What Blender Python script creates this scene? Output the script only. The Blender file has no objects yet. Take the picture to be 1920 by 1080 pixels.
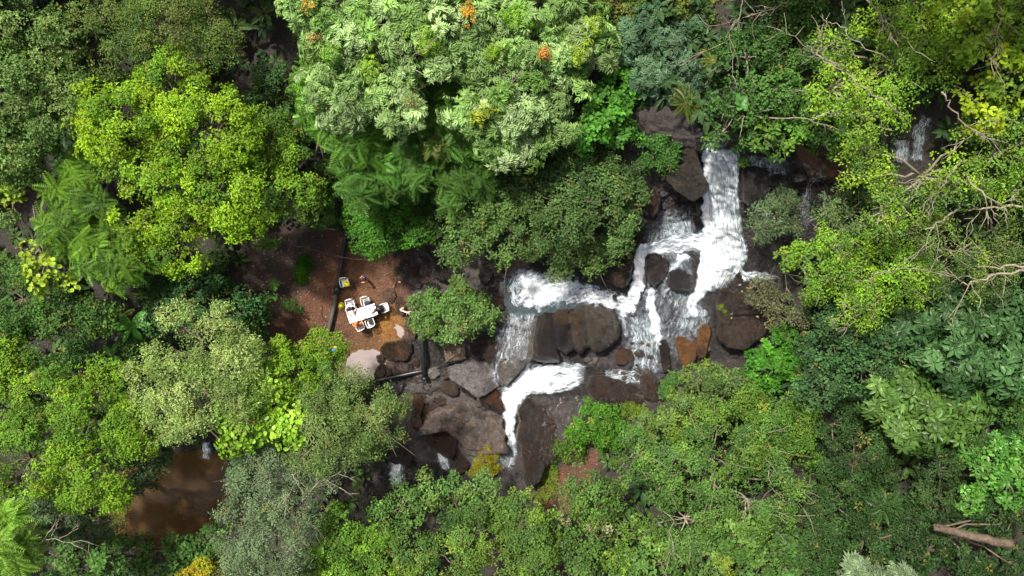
import bpy, math, random
import numpy as np
from mathutils import Vector

# ------------------------------------------------------------------ camera, sky, sun, exposure
SC = bpy.context.scene
COL = SC.collection
H = 42.0                      # camera height over the picnic clearing (m)
S = 33.0                      # photo pixels per metre at z = 0
cd = bpy.data.cameras.new('camera'); cam = bpy.data.objects.new('camera', cd); COL.objects.link(cam)
cam.location = (0, 0, H); cam.rotation_euler = (0, 0, 0)
cd.sensor_width = 36; cd.lens = 36 * H / (1920 / S); cd.clip_start = 0.5; cd.clip_end = 400
SC.camera = cam

SUN_EL, SUN_AZ = math.radians(60), math.radians(-42)      # azimuth clockwise from +Y (image up)
w = bpy.data.worlds.new("World"); SC.world = w; w.use_nodes = True
nt = w.node_tree; nt.nodes.clear()
sky = nt.nodes.new('ShaderNodeTexSky'); sky.sky_type = 'NISHITA'; sky.sun_disc = False
sky.sun_elevation = SUN_EL; sky.sun_rotation = SUN_AZ; sky.air_density = 0.6; sky.dust_density = 6.0; sky.ozone_density = 0.0
bg = nt.nodes.new('ShaderNodeBackground'); bg.inputs[1].default_value = 0.105
wo = nt.nodes.new('ShaderNodeOutputWorld'); nt.links.new(sky.outputs[0], bg.inputs[0]); nt.links.new(bg.outputs[0], wo.inputs[0])
sd = bpy.data.lights.new('sun', 'SUN'); sd.energy = 4.5; sd.angle = math.radians(3); sd.color = (1.0, 0.965, 0.9)
sun = bpy.data.objects.new('sun', sd); COL.objects.link(sun)
sv = Vector((math.sin(SUN_AZ) * math.cos(SUN_EL), math.cos(SUN_AZ) * math.cos(SUN_EL), math.sin(SUN_EL)))
sun.rotation_euler = sv.to_track_quat('Z', 'Y').to_euler(); sun.location = sv * 60
SC.view_settings.view_transform = 'Standard'; SC.view_settings.look = 'None'
SC.view_settings.exposure = 0.64; SC.view_settings.gamma = 1; SC.view_settings.use_curve_mapping = False
try:
    SC.cycles.transparent_max_bounces = 12; SC.cycles.max_bounces = 6
except Exception: pass

rng = np.random.default_rng(7); random.seed(7)

# ------------------------------------------------------------------ noise
_perm = np.random.default_rng(3).permutation(256); _perm = np.concatenate([_perm, _perm])
_g = np.random.default_rng(4).normal(size=(256, 3)); _g /= np.linalg.norm(_g, axis=1)[:, None]
def perlin(x, y, z=0.0):
    x = np.asarray(x, float); y = np.asarray(y, float); z = np.zeros_like(x) + z
    xi = np.floor(x).astype(int); yi = np.floor(y).astype(int); zi = np.floor(z).astype(int)
    xf, yf, zf = x - xi, y - yi, z - zi
    u, v, q = [t * t * t * (t * (t * 6 - 15) + 10) for t in (xf, yf, zf)]
    def gr(a, b, c):
        h = _perm[(_perm[(_perm[(xi + a) & 255] + yi + b) & 255] + zi + c) & 255]
        g = _g[h]; return g[..., 0] * (xf - a) + g[..., 1] * (yf - b) + g[..., 2] * (zf - c)
    L = lambda a, b, t: a + t * (b - a)
    return 1.5 * L(L(L(gr(0,0,0), gr(1,0,0), u), L(gr(0,1,0), gr(1,1,0), u), v),
                   L(L(gr(0,0,1), gr(1,0,1), u), L(gr(0,1,1), gr(1,1,1), u), v), q)
def fbm(x, y, z=0.0, o=4, lac=2.1, gain=0.5):
    s = 0; a = 1.0; f = 1.0
    for i in range(o):
        s = s + a * perlin(x * f + 17 * i, y * f - 9 * i, z * f if np.ndim(z) else z + 5.3 * i); a *= gain; f *= lac
    return s
def ridged(x, y, z=0.0, o=3):
    s = 0; a = 1.0; f = 1.0
    for i in range(o):
        s = s + a * (1 - np.abs(perlin(x * f + 31 * i, y * f, z)) * 2.2); a *= .5; f *= 2.1
    return s
def sstep(a, b, x):
    t = np.clip((x - a) / (b - a), 0, 1); return t * t * (3 - 2 * t)

# ------------------------------------------------------------------ mapping photo pixels -> place
def P(px, py, z=0.0):
    k = (H - z) / H / S
    return np.array([(px - 960) * k, (540 - py) * k, z])

# heights of the ground, metres, traced at photo positions
CP = np.array([
 (-900,-600,9),(300,-600,9),(960,-600,10),(1700,-600,14),(2800,-600,16),(-900,540,2),(2800,540,8),(-900,1700,0),(400,1700,1),(960,1700,2.5),(1600,1700,3),(2800,1700,5),
 (0,0,3.5),(300,0,3.5),(600,0,4),(900,0,5),(1150,0,7),(1400,0,9),(1700,0,10),(1900,0,11),
 (0,300,2),(300,300,1.8),(560,300,1.5),(800,300,2.5),(1000,300,3.8),(1160,260,6.5),
 (0,560,.5),(250,560,.6),(420,520,1.2),(520,540,1.0),(560,480,1.2),(600,560,.35),(650,520,.1),(700,500,.15),(760,520,.2),(680,580,0),(640,600,.05),(720,610,-.02),(760,590,.1),
 (680,670,-.5),(660,700,-.5),(710,680,-.5),(760,655,-.1),(740,700,-.35),(800,700,-.3),(800,620,.2),(860,560,.5),(900,620,.6),(860,500,.8),(800,460,.8),(930,540,1.2),
 (300,760,-2.0),(300,900,-3.7),(250,950,-3.7),(350,960,-3.7),(400,930,-3.6),(400,850,-3.3),(150,1000,-3),(0,800,-1.5),(0,1060,-2.5),(430,1060,-2.2),(560,700,-.8),(520,850,-2.6),(620,880,-2.6),
 (740,880,-2.4),(720,820,-1.6),(830,870,-2.3),(780,780,-.9),(860,800,-.6),(870,720,0),(910,730,.1),(930,800,-.4),(900,850,-.9),(940,880,-1.8),(965,860,-1.7),(960,820,-1.3),(958,770,-.7),(950,740,-.3),(990,710,.1),(1050,710,.2),(1100,700,.35),
 (1020,760,.4),(1020,840,-.3),(1080,760,.6),(1000,890,-1.3),(1060,870,0),(1150,740,.8),(1220,730,1.0),
 (980,620,1.0),(960,660,.6),(990,690,.2),(1010,560,1.5),(980,545,1.5),(1050,545,1.55),(1110,545,1.6),(1165,572,1.65),(1130,610,1.3),(1080,620,1.2),(1030,620,1.0),(1060,668,.6),(1120,668,.7),
 (1190,560,1.9),(1180,620,1.3),(1200,660,1.1),(1190,700,.8),(1235,600,1.8),(1235,650,1.2),(1250,690,1.0),(1200,500,2.9),(1205,455,3.5),(1180,480,3.0),(1230,500,3.1),(1240,450,3.6),(1280,450,3.8),(1280,520,3.0),(1300,560,2.5),(1270,580,2.2),(1300,600,1.9),
 (1330,560,2.7),(1340,520,3.1),(1330,470,3.6),(1340,430,4.1),(1325,400,4.5),(1390,500,3.4),(1400,450,4.2),(1360,380,5.0),(1355,330,6.2),(1350,272,7.4),(1320,272,7.4),(1385,272,7.4),(1350,250,7.9),(1270,400,4.6),(1220,420,4.2),(1230,350,5.3),(1280,330,5.9),(1290,250,7.6),
 (1430,300,6.9),(1430,350,6.0),(1450,400,5.1),(1480,340,6.4),(1540,340,6.6),(1550,300,7.3),(1480,430,4.8),(1500,460,4.6),(1340,600,2.1),(1320,650,1.5),(1290,660,1.3),(1340,570,2.7),(1380,560,3.2),(1430,600,2.9),(1380,640,2.2),(1500,600,3.6),
 (1090,470,2.4),(1160,520,2.6),(1130,400,3.8),(1700,250,9.5),(1710,290,8.4),(1650,300,8),(1700,400,7.5),(1900,300,10),(1900,600,6),(1650,600,4.4),(1900,900,3),(1650,850,2.4),(1500,800,2.2),(1400,760,1.6),(1300,800,1.2),(1200,820,.9),(1120,880,.4),(1100,980,-.2),(900,960,-2.2),(900,1060,-1.5),(700,980,-2),(1400,1000,1.2),(1800,1000,2.2)
], float)
def _solve():
    X = CP[:, :2] / 100; d = np.linalg.norm(X[:, None] - X[None], axis=2)
    A = d + 0.0; n = len(X); A -= np.eye(n) * 0.02
    M = np.zeros((n + 3, n + 3)); M[:n, :n] = A; M[:n, n] = 1; M[:n, n+1:] = X; M[n, :n] = 1; M[n+1:, :n] = X.T
    return np.linalg.solve(M, np.concatenate([CP[:, 2], np.zeros(3)]))
_w = _solve()
def Zs(px, py):
    px = np.asarray(px, float); py = np.asarray(py, float); sh = px.shape
    X = np.stack([px.ravel(), py.ravel()], 1) / 100; out = np.empty(len(X)); C = CP[:, :2] / 100
    for i in range(0, len(X), 20000):
        q = X[i:i+20000]; d = np.sqrt(((q[:, None] - C[None]) ** 2).sum(2))
        out[i:i+20000] = d @ _w[:-3] + _w[-3] + q @ _w[-2:]
    return out.reshape(sh)

def poly_sd(px, py, poly):
    """signed distance in photo pixels, negative inside"""
    px = np.asarray(px, float); py = np.asarray(py, float)
    d = np.full(px.shape, 1e9); ins = np.zeros(px.shape, bool); n = len(poly)
    for i in range(n):
        x0, y0 = poly[i]; x1, y1 = poly[(i + 1) % n]; dx, dy = x1 - x0, y1 - y0
        t = np.clip(((px - x0) * dx + (py - y0) * dy) / (dx * dx + dy * dy + 1e-9), 0, 1)
        d = np.minimum(d, np.hypot(px - x0 - t * dx, py - y0 - t * dy))
        c = ((y0 > py) != (y1 > py)) & (px < (x1 - x0) * (py - y0) / (y1 - y0 + 1e-9) + x0); ins ^= c
    return np.where(ins, -d, d)

RIVER = [(1170,215),(1260,215),(1330,235),(1400,255),(1480,270),(1600,280),(1610,330),(1560,380),(1510,470),(1480,540),(1500,590),(1450,640),(1380,670),(1330,690),(1260,705),(1240,765),(1180,775),(1100,800),(1060,850),(1010,910),(960,905),(880,905),(830,900),(760,920),(700,900),(740,850),(765,800),(760,745),(680,725),(700,700),(760,650),(770,560),(740,500),(790,450),(880,480),(960,470),(1100,450),(1170,460),(1200,400),(1190,330)]
CLEARING = [(480,440),(600,420),(660,440),(740,480),(800,450),(830,470),(780,560),(790,640),(720,720),(640,720),(600,660),(520,650),(480,600),(440,520)]

def zone_noise(px, py): return 14 * fbm(px / 40, py / 40, 2.0, 3)
def rock_mask(px, py): return sstep(14, -10, poly_sd(px, py, RIVER) + zone_noise(px, py) * .7)
def Zt(px, py):
    """final ground height with rock relief"""
    z = Zs(px, py); m = rock_mask(px, py); x, y = px / S, py / S
    rel = .2 * fbm(x * .7, y * .7, 1.0, 3) + .085 * ridged(x * 1.1 + .4 * fbm(x, y, 3., 2), y * 1.1, 4.0, 4) + .03 * fbm(x * 4, y * 4, 8.0, 3)
    st = .2 * (np.floor((x * .5 - y * .9 + 1.2 * fbm(x * .35, y * .35, 6., 3)) * 1.3) % 2 - .5)   # ledges
    soil = .05 * fbm(x * .8, y * .8, 2.0, 4) + .015 * fbm(x * 5, y * 5, 7., 2)
    return z + m * (rel + st * .7) + (1 - m) * soil

# ------------------------------------------------------------------ materials
def newmat(name):
    m = bpy.data.materials.new(name); m.use_nodes = True; nt = m.node_tree; nt.nodes.clear()
    return m, nt, nt.nodes, nt.links
def nd(nodes, t, **kw):
    n = nodes.new(t)
    for k, v in kw.items(): setattr(n, k, v)
    return n
def attr(nodes, name): return nd(nodes, 'ShaderNodeAttribute', attribute_name=name)
def mathn(nt, op, a, b=None, clamp=False):
    n = nt.nodes.new('ShaderNodeMath'); n.operation = op; n.use_clamp = clamp
    for i, s in enumerate((a, b)):
        if s is None: continue
        if isinstance(s, (int, float)): n.inputs[i].default_value = s
        else: nt.links.new(s, n.inputs[i])
    return n.outputs[0]
def noise(nt, vec, scale, detail=4, rough=.55, dist=0):
    n = nt.nodes.new('ShaderNodeTexNoise'); n.inputs['Scale'].default_value = scale; n.inputs['Detail'].default_value = detail
    n.inputs['Roughness'].default_value = rough; n.inputs['Distortion'].default_value = dist
    if vec is not None: nt.links.new(vec, n.inputs['Vector'])
    return n.outputs['Fac']
def ramp(nt, fac, stops):
    r = nt.nodes.new('ShaderNodeValToRGB'); e = r.color_ramp.elements
    while len(e) < len(stops): e.new(.5)
    for q, (p, c) in zip(e, stops):
        q.position = p; q.color = (c, c, c, 1) if np.ndim(c) == 0 else (*c, 1)
    nt.links.new(fac, r.inputs[0]); return r.outputs[0]
def mixc(nt, fac, a, b, mode='MIX'):
    n = nt.nodes.new('ShaderNodeMix'); n.data_type = 'RGBA'; n.blend_type = mode
    for i, s in ((0, fac), (6, a), (7, b)):
        if isinstance(s, (int, float)): n.inputs[i].default_value = s
        elif isinstance(s, tuple): n.inputs[i].default_value = (*s, 1)
        else: nt.links.new(s, n.inputs[i])
    return n.outputs[2]
def bsdf(nt, col, rough=.5, spec=.5, bump=None, bstr=.5, bdist=.02):
    p = nt.nodes.new('ShaderNodeBsdfPrincipled')
    if isinstance(col, tuple): p.inputs['Base Color'].default_value = (*col, 1)
    else: nt.links.new(col, p.inputs['Base Color'])
    if isinstance(rough, (int, float)): p.inputs['Roughness'].default_value = rough
    else: nt.links.new(rough, p.inputs['Roughness'])
    p.inputs['Specular IOR Level'].default_value = spec
    if bump is not None:
        b = nt.nodes.new('ShaderNodeBump'); b.inputs['Strength'].default_value = bstr; b.inputs['Distance'].default_value = bdist
        nt.links.new(bump, b.inputs['Height']); nt.links.new(b.outputs[0], p.inputs['Normal'])
    return p
def out(nt, sh):
    o = nt.nodes.new('ShaderNodeOutputMaterial'); nt.links.new(sh, o.inputs[0])

def mat_leaf(name, gloss=.42, trans=.32, spec=.5):
    m, nt, N, L = newmat(name)
    a = attr(N, 'col').outputs['Color']
    p = bsdf(nt, a, gloss, spec)
    t = N.new('ShaderNodeBsdfTranslucent'); L.new(mixc(nt, 1.0, a, (1.25, 1.35, .55), 'MULTIPLY'), t.inputs[0])
    mx = N.new('ShaderNodeMixShader'); mx.inputs[0].default_value = trans
    L.new(p.outputs[0], mx.inputs[1]); L.new(t.outputs[0], mx.inputs[2]); out(nt, mx.outputs[0]); return m
M_LEAF = mat_leaf('leaf', .5, .36, .2); M_LEAF_GLOSSY = mat_leaf('glossy_leaf', .42, .28, .3); M_LEAF_MATT = mat_leaf('matt_leaf', .55, .32, .2)

def mat_rock(name):
    m, nt, N, L = newmat(name)
    pos = N.new('ShaderNodeNewGeometry').outputs['Position']
    a = attr(N, 'col').outputs['Color']; wet = attr(N, 'wet').outputs['Fac']
    n1 = noise(nt, pos, 2.2, 6, .6, .6); n2 = noise(nt, pos, 14, 5, .65); n3 = noise(nt, pos, 55, 3, .6)
    v = nd(N, 'ShaderNodeTexVoronoi', feature='DISTANCE_TO_EDGE'); v.inputs['Scale'].default_value = 1.1
    wn = nd(N, 'ShaderNodeTexNoise'); wn.inputs['Scale'].default_value = 2.0; wn.inputs['Detail'].default_value = 4; L.new(pos, wn.inputs['Vector'])
    vm = nd(N, 'ShaderNodeVectorMath', operation='ADD'); L.new(pos, vm.inputs[0]); L.new(wn.outputs['Color'], vm.inputs[1]); L.new(vm.outputs[0], v.inputs['Vector'])
    crack = ramp(nt, v.outputs['Distance'], [(0, 0.0), (.018, 1.0)])
    gate = ramp(nt, noise(nt, pos, .5, 2), [(.45, 0.0), (.55, 1.0)])
    crackg = mathn(nt, 'MAXIMUM', crack, gate)
    c = mixc(nt, 1.0, a, ramp(nt, n1, [(.25, .42), (.75, 1.5)]), 'MULTIPLY')
    c = mixc(nt, 1.0, c, ramp(nt, n2, [(.3, .6), (.7, 1.4)]), 'MULTIPLY')
    c = mixc(nt, 1.0, c, ramp(nt, n3, [(.3, .6), (.7, 1.45)]), 'MULTIPLY')
    c = mixc(nt, 1.0, c, ramp(nt, crackg, [(0, .35), (1, 1.0)]), 'MULTIPLY')
    rr = mathn(nt, 'ADD', mathn(nt, 'MULTIPLY', wet, -.55), mathn(nt, 'ADD', .66, mathn(nt, 'MULTIPLY', n1, .2)), True)
    wr = noise(nt, pos, 5.0, 4, .5, 2.6); wr = mathn(nt, 'ABSOLUTE', mathn(nt, 'SUBTRACT', wr, .5))
    h = mathn(nt, 'ADD', mathn(nt, 'MULTIPLY', n1, 1.0), mathn(nt, 'MULTIPLY', n2, .7)); h = mathn(nt, 'ADD', h, mathn(nt, 'MULTIPLY', wr, -2.4))
    c = mixc(nt, 1.0, c, ramp(nt, wr, [(0, .45), (.07, 1.1)]), 'MULTIPLY')
    h = mathn(nt, 'ADD', h, mathn(nt, 'MULTIPLY', n3, .3)); h = mathn(nt, 'ADD', h, mathn(nt, 'MULTIPLY', crackg, .25))
    p = bsdf(nt, c, rr, .75, h, 1.0, .12); out(nt, p.outputs[0]); return m
M_ROCK = mat_rock('rock')

def mat_soil():
    m, nt, N, L = newmat('ground_soil_and_rock')
    pos = N.new('ShaderNodeNewGeometry').outputs['Position']
    a = attr(N, 'col').outputs['Color']; wet = attr(N, 'wet').outputs['Fac']
    n1 = noise(nt, pos, 1.3, 6, .6, .5); n2 = noise(nt, pos, 9, 6, .7); n3 = noise(nt, pos, 45, 4, .7); n4 = noise(nt, pos, 4.0, 5, .6, 1.2)
    c = mixc(nt, 1.0, a, ramp(nt, n1, [(.25, .6), (.75, 1.4)]), 'MULTIPLY')
    c = mixc(nt, 1.0, c, ramp(nt, n2, [(.3, .68), (.7, 1.35)]), 'MULTIPLY')
    c = mixc(nt, 1.0, c, ramp(nt, n3, [(.25, .7), (.75, 1.3)]), 'MULTIPLY')
    rr = mathn(nt, 'ADD', mathn(nt, 'MULTIPLY', wet, -.55), mathn(nt, 'ADD', .72, mathn(nt, 'MULTIPLY', n4, .22)), True)
    wr = mathn(nt, 'ABSOLUTE', mathn(nt, 'SUBTRACT', noise(nt, pos, 3.6, 5, .55, 2.2), .5)); wr = mathn(nt, 'MULTIPLY', mathn(nt, 'MINIMUM', wr, .2), mathn(nt, 'MULTIPLY', wet, wet))
    h = mathn(nt, 'ADD', mathn(nt, 'MULTIPLY', n4, 1.0), mathn(nt, 'MULTIPLY', n2, .5)); h = mathn(nt, 'ADD', h, mathn(nt, 'MULTIPLY', wr, -4.0)); h = mathn(nt, 'ADD', h, mathn(nt, 'MULTIPLY', n3, .22))
    p = bsdf(nt, c, rr, .8, h, 1.0, .1); out(nt, p.outputs[0]); return m
M_SOIL = mat_soil()

def mat_foam(turb=False):
    m, nt, N, L = newmat('churning_foam' if turb else 'white_water')
    uv = nd(N, 'ShaderNodeUVMap', uv_map='flow').outputs[0]
    pos = N.new('ShaderNodeNewGeometry').outputs['Position']
    den = attr(N, 'dens').outputs['Fac']
    mp = nd(N, 'ShaderNodeMapping'); mp.inputs['Scale'].default_value = (1.3, 1.0, 1) if turb else (4.2, .5, 1); L.new(uv, mp.inputs[0])
    s1 = noise(nt, mp.outputs[0], 1.6, 6, .62, 2.4 if turb else .9)
    mp2 = nd(N, 'ShaderNodeMapping'); mp2.inputs['Scale'].default_value = (2.6, 2.0, 1) if turb else (11, 1.0, 1); L.new(uv, mp2.inputs[0])
    s2 = noise(nt, mp2.outputs[0], 2.2, 5, .7, .5); s3 = noise(nt, pos, 6.0, 6, .7, .4); s4 = noise(nt, pos, 26, 3, .7)
    s = mathn(nt, 'ADD', mathn(nt, 'MULTIPLY', s1, .4), mathn(nt, 'MULTIPLY', s2, .42)); s = mathn(nt, 'ADD', s, mathn(nt, 'MULTIPLY', s3, .18))
    s = mathn(nt, 'ADD', s, mathn(nt, 'MULTIPLY', mathn(nt, 'SUBTRACT', s4, .5), .1))
    s = mathn(nt, 'ADD', mathn(nt, 'MULTIPLY', mathn(nt, 'SUBTRACT', s, .5), 2.0), .52)
    a = mathn(nt, 'ADD', s, mathn(nt, 'MULTIPLY', mathn(nt, 'SUBTRACT', den, .5), 1.0))
    al = ramp(nt, a, [(.3, 0.0), (.46, .22), (.66, .7), (.9, 1.0)])
    c = ramp(nt, a, [(.4, (.42, .5, .55)), (.6, (.6, .67, .7)), (.8, (.78, .82, .83)), (1.0, (.9, .91, .91))])  # blue-grey low end puts the foam's shadows into its colour
    h = mathn(nt, 'ADD', s, mathn(nt, 'MULTIPLY', s4, .2))
    p = bsdf(nt, c, .6, .2, h, .5, .06); L.new(al, p.inputs['Alpha']); out(nt, p.outputs[0]); return m
M_FOAM = mat_foam(); M_TURB = mat_foam(True)

def mat_water(name, col, rough=.06, bs=.25, alpha=1.0, scale=5):
    m, nt, N, L = newmat(name)
    pos = N.new('ShaderNodeNewGeometry').outputs['Position']
    n = noise(nt, pos, scale, 3, .5, .3); n2 = noise(nt, pos, .7, 4, .6, 1.0)
    c = mixc(nt, 1.0, col, ramp(nt, n2, [(.3, .85), (.7, 1.15)]), 'MULTIPLY')
    p = bsdf(nt, c, rough, .5, n, bs, .03); p.inputs['IOR'].default_value = 1.33; p.inputs['Alpha'].default_value = alpha
    out(nt, p.outputs[0]); return m

def flat(name, col, rough=.5, var=.15, scale=20, bstr=.15, metallic=0):
    m, nt, N, L = newmat(name); tc = N.new('ShaderNodeTexCoord').outputs['Object']; n = noise(nt, tc, scale, 4)
    c = mixc(nt, 1.0, col, ramp(nt, n, [(.25, 1 - var), (.75, 1 + var)]), 'MULTIPLY')
    p = bsdf(nt, c, rough, .5, n, bstr, .01); p.inputs['Metallic'].default_value = metallic; out(nt, p.outputs[0]); return m
def mat_bark(name, col):
    m, nt, N, L = newmat(name); pos = N.new('ShaderNodeNewGeometry').outputs['Position']
    n = noise(nt, pos, 7, 5, .7); n2 = noise(nt, pos, 1.5, 3)
    c = mixc(nt, 1.0, col, ramp(nt, n, [(.3, .5), (.7, 1.4)]), 'MULTIPLY'); c = mixc(nt, 1.0, c, ramp(nt, n2, [(.3, .75), (.7, 1.2)]), 'MULTIPLY')
    p = bsdf(nt, c, .85, .3, n, .6, .03); out(nt, p.outputs[0]); return m
M_BARK = mat_bark('brown_bark', (.13, .1, .07)); M_BARK_PALE = mat_bark('pale_bark', (.24, .21, .15)); M_BARK_RED = mat_bark('reddish_log_bark', (.11, .08, .055))

# ------------------------------------------------------------------ mesh helpers
def mesh_np(name, V, F, mat=None, smooth=False, cols=None, extra=None, uv=None):
    """V (n,3), F list/array of equal-length faces or list of such arrays"""
    me = bpy.data.meshes.new(name); Fs = F if isinstance(F, list) else [F]; Fs = [np.asarray(f) for f in Fs if len(f)]
    me.vertices.add(len(V)); me.vertices.foreach_set('co', np.asarray(V, np.float32).ravel())
    nl = sum(f.size for f in Fs); npol = sum(len(f) for f in Fs)
    me.loops.add(nl); me.loops.foreach_set('vertex_index', np.concatenate([f.ravel() for f in Fs]).astype(np.int32))
    me.polygons.add(npol); tot = np.concatenate([np.full(len(f), f.shape[1]) for f in Fs]); st = np.concatenate([[0], np.cumsum(tot)[:-1]])
    me.polygons.foreach_set('loop_start', st.astype(np.int32)); me.polygons.foreach_set('loop_total', tot.astype(np.int32))
    me.update(calc_edges=True)
    me.polygons.foreach_set('use_smooth', np.full(npol, smooth))
    if cols is not None:
        a = me.attributes.new('col', 'FLOAT_COLOR', 'POINT'); c = np.ones((len(V), 4), np.float32); c[:, :3] = cols; a.data.foreach_set('color', c.ravel())
    for k, v in (extra or {}).items():
        a = me.attributes.new(k, 'FLOAT', 'POINT'); a.data.foreach_set('value', np.asarray(v, np.float32))
    if uv is not None:
        l = me.uv_layers.new(name='flow'); idx = np.concatenate([f.ravel() for f in Fs]); l.data.foreach_set('uv', np.asarray(uv, np.float32)[idx].ravel())
    if mat is not None: me.materials.append(mat)
    return me
def link(name, me, parent=None, loc=None):
    o = bpy.data.objects.new(name, me); COL.objects.link(o)
    if parent is not None: o.parent = parent
    if loc is not None: o.location = loc
    return o
def tag(o, label=None, cat=None, group=None, kind=None):
    if label: o['label'] = label
    if cat: o['category'] = cat
    if group: o['group'] = group
    if kind: o['kind'] = kind
    return o
def empty(name, loc, label, cat, group=None, rz=0):
    o = bpy.data.objects.new(name, None); COL.objects.link(o); o.location = [float(v) for v in loc]; o.rotation_euler = (0, 0, rz)
    return tag(o, label, cat, group)

class MB:
    """collects closed simple shapes into one mesh"""
    def __init__(s): s.V = []; s.F = []; s.n = 0; s.C = []
    def add(s, V, F, c=None):
        V = np.asarray(V, float); s.V.append(V)
        for f in F: s.F.append([i + s.n for i in f])
        s.n += len(V)
        if c is not None: s.C.append(np.tile(c, (len(V), 1)))
    def box(s, c, d, rz=0, taper=1, tilt=0):
        x, y, z = [k / 2 for k in d]; V = []
        for sz in (-1, 1):
            t = taper if sz > 0 else 1
            for sx, sy in ((-1,-1),(1,-1),(1,1),(-1,1)): V.append((sx*x*t, sy*y*t, sz*z))
        V = np.array(V)
        if tilt: ct, st = math.cos(tilt), math.sin(tilt); V = V @ np.array([[1,0,0],[0,ct,st],[0,-st,ct]])
        cz, sz_ = math.cos(rz), math.sin(rz); V = V @ np.array([[cz, sz_, 0], [-sz_, cz, 0], [0, 0, 1]]) + np.array(c)
        s.add(V, [(0,3,2,1),(4,5,6,7),(0,1,5,4),(1,2,6,5),(2,3,7,6),(3,0,4,7)])
    def tube(s, pts, rad, n=7, caps=True):
        pts = np.asarray(pts, float); m = len(pts); rad = np.full(m, rad, float) if np.ndim(rad) == 0 else np.asarray(rad, float)
        T = np.gradient(pts, axis=0); T /= np.linalg.norm(T, axis=1)[:, None] + 1e-9
        up = np.array([0, 0, 1.0]) if abs(T[0][2]) < .9 else np.array([1.0, 0, 0]); A = np.cross(up, T[0]); A /= np.linalg.norm(A)
        ang = np.arange(n) * 2 * math.pi / n; V = []
        for i in range(m):
            A = A - T[i] * A.dot(T[i]); A /= np.linalg.norm(A) + 1e-9; B = np.cross(T[i], A)
            V.append(pts[i] + rad[i] * (np.cos(ang)[:, None] * A + np.sin(ang)[:, None] * B))
        F = [(i*n+j, i*n+(j+1) % n, (i+1)*n+(j+1) % n, (i+1)*n+j) for i in range(m-1) for j in range(n)]
        if caps: F += [tuple(range(n-1, -1, -1)), tuple((m-1)*n + j for j in range(n))]
        s.add(np.concatenate(V), F)
    def lathe(s, prof, c, n=16, caps=True):
        V = []; ang = np.arange(n) * 2 * math.pi / n
        for r, z in prof: V.append(np.stack([r*np.cos(ang), r*np.sin(ang), np.full(n, z)], 1) + np.array(c))
        m = len(prof); F = [(i*n+j, i*n+(j+1) % n, (i+1)*n+(j+1) % n, (i+1)*n+j) for i in range(m-1) for j in range(n)]
        if caps: F += [tuple(range(n-1, -1, -1)), tuple((m-1)*n + j for j in range(n))]
        s.add(np.concatenate(V), F)
    def build(s, name, mat, parent=None, smooth=False, loc=None):
        me = bpy.data.meshes.new(name); me.from_pydata(np.concatenate(s.V).tolist(), [], s.F); me.update()
        if smooth: me.polygons.foreach_set('use_smooth', [True] * len(me.polygons))
        me.materials.append(mat); return link(name, me, parent, loc)

def smooth_line(pts, n):
    """Catmull-Rom through pts, n samples"""
    p = np.asarray(pts, float); p = np.vstack([2*p[0]-p[1], p, 2*p[-1]-p[-2]]); m = len(p) - 3
    t = np.linspace(0, m - 1e-6, n); i = t.astype(int); f = (t - i)[:, None]
    a, b, c, d = p[i], p[i+1], p[i+2], p[i+3]
    return .5 * (2*b + (c-a)*f + (2*a-5*b+4*c-d)*f**2 + (3*b-a-3*c+d)*f**3)
def smooth_loop(pts, n, sharp=.5):
    p = np.asarray(pts, float); m = len(p); L = np.linalg.norm(np.roll(p, -1, 0) - p, axis=1); cum = np.concatenate([[0], np.cumsum(L)])
    s = np.arange(n) / n * cum[-1]; i = np.clip(np.searchsorted(cum, s, 'right') - 1, 0, m - 1); f = ((s - cum[i]) / L[i])[:, None]
    a, b, c, d = p[(i-1) % m], p[i], p[(i+1) % m], p[(i+2) % m]
    cr = .5 * (2*b + (c-a)*f + (2*a-5*b+4*c-d)*f**2 + (3*b-a-3*c+d)*f**3)
    return cr * (1 - sharp) + (b + (c - b) * f) * sharp

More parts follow.
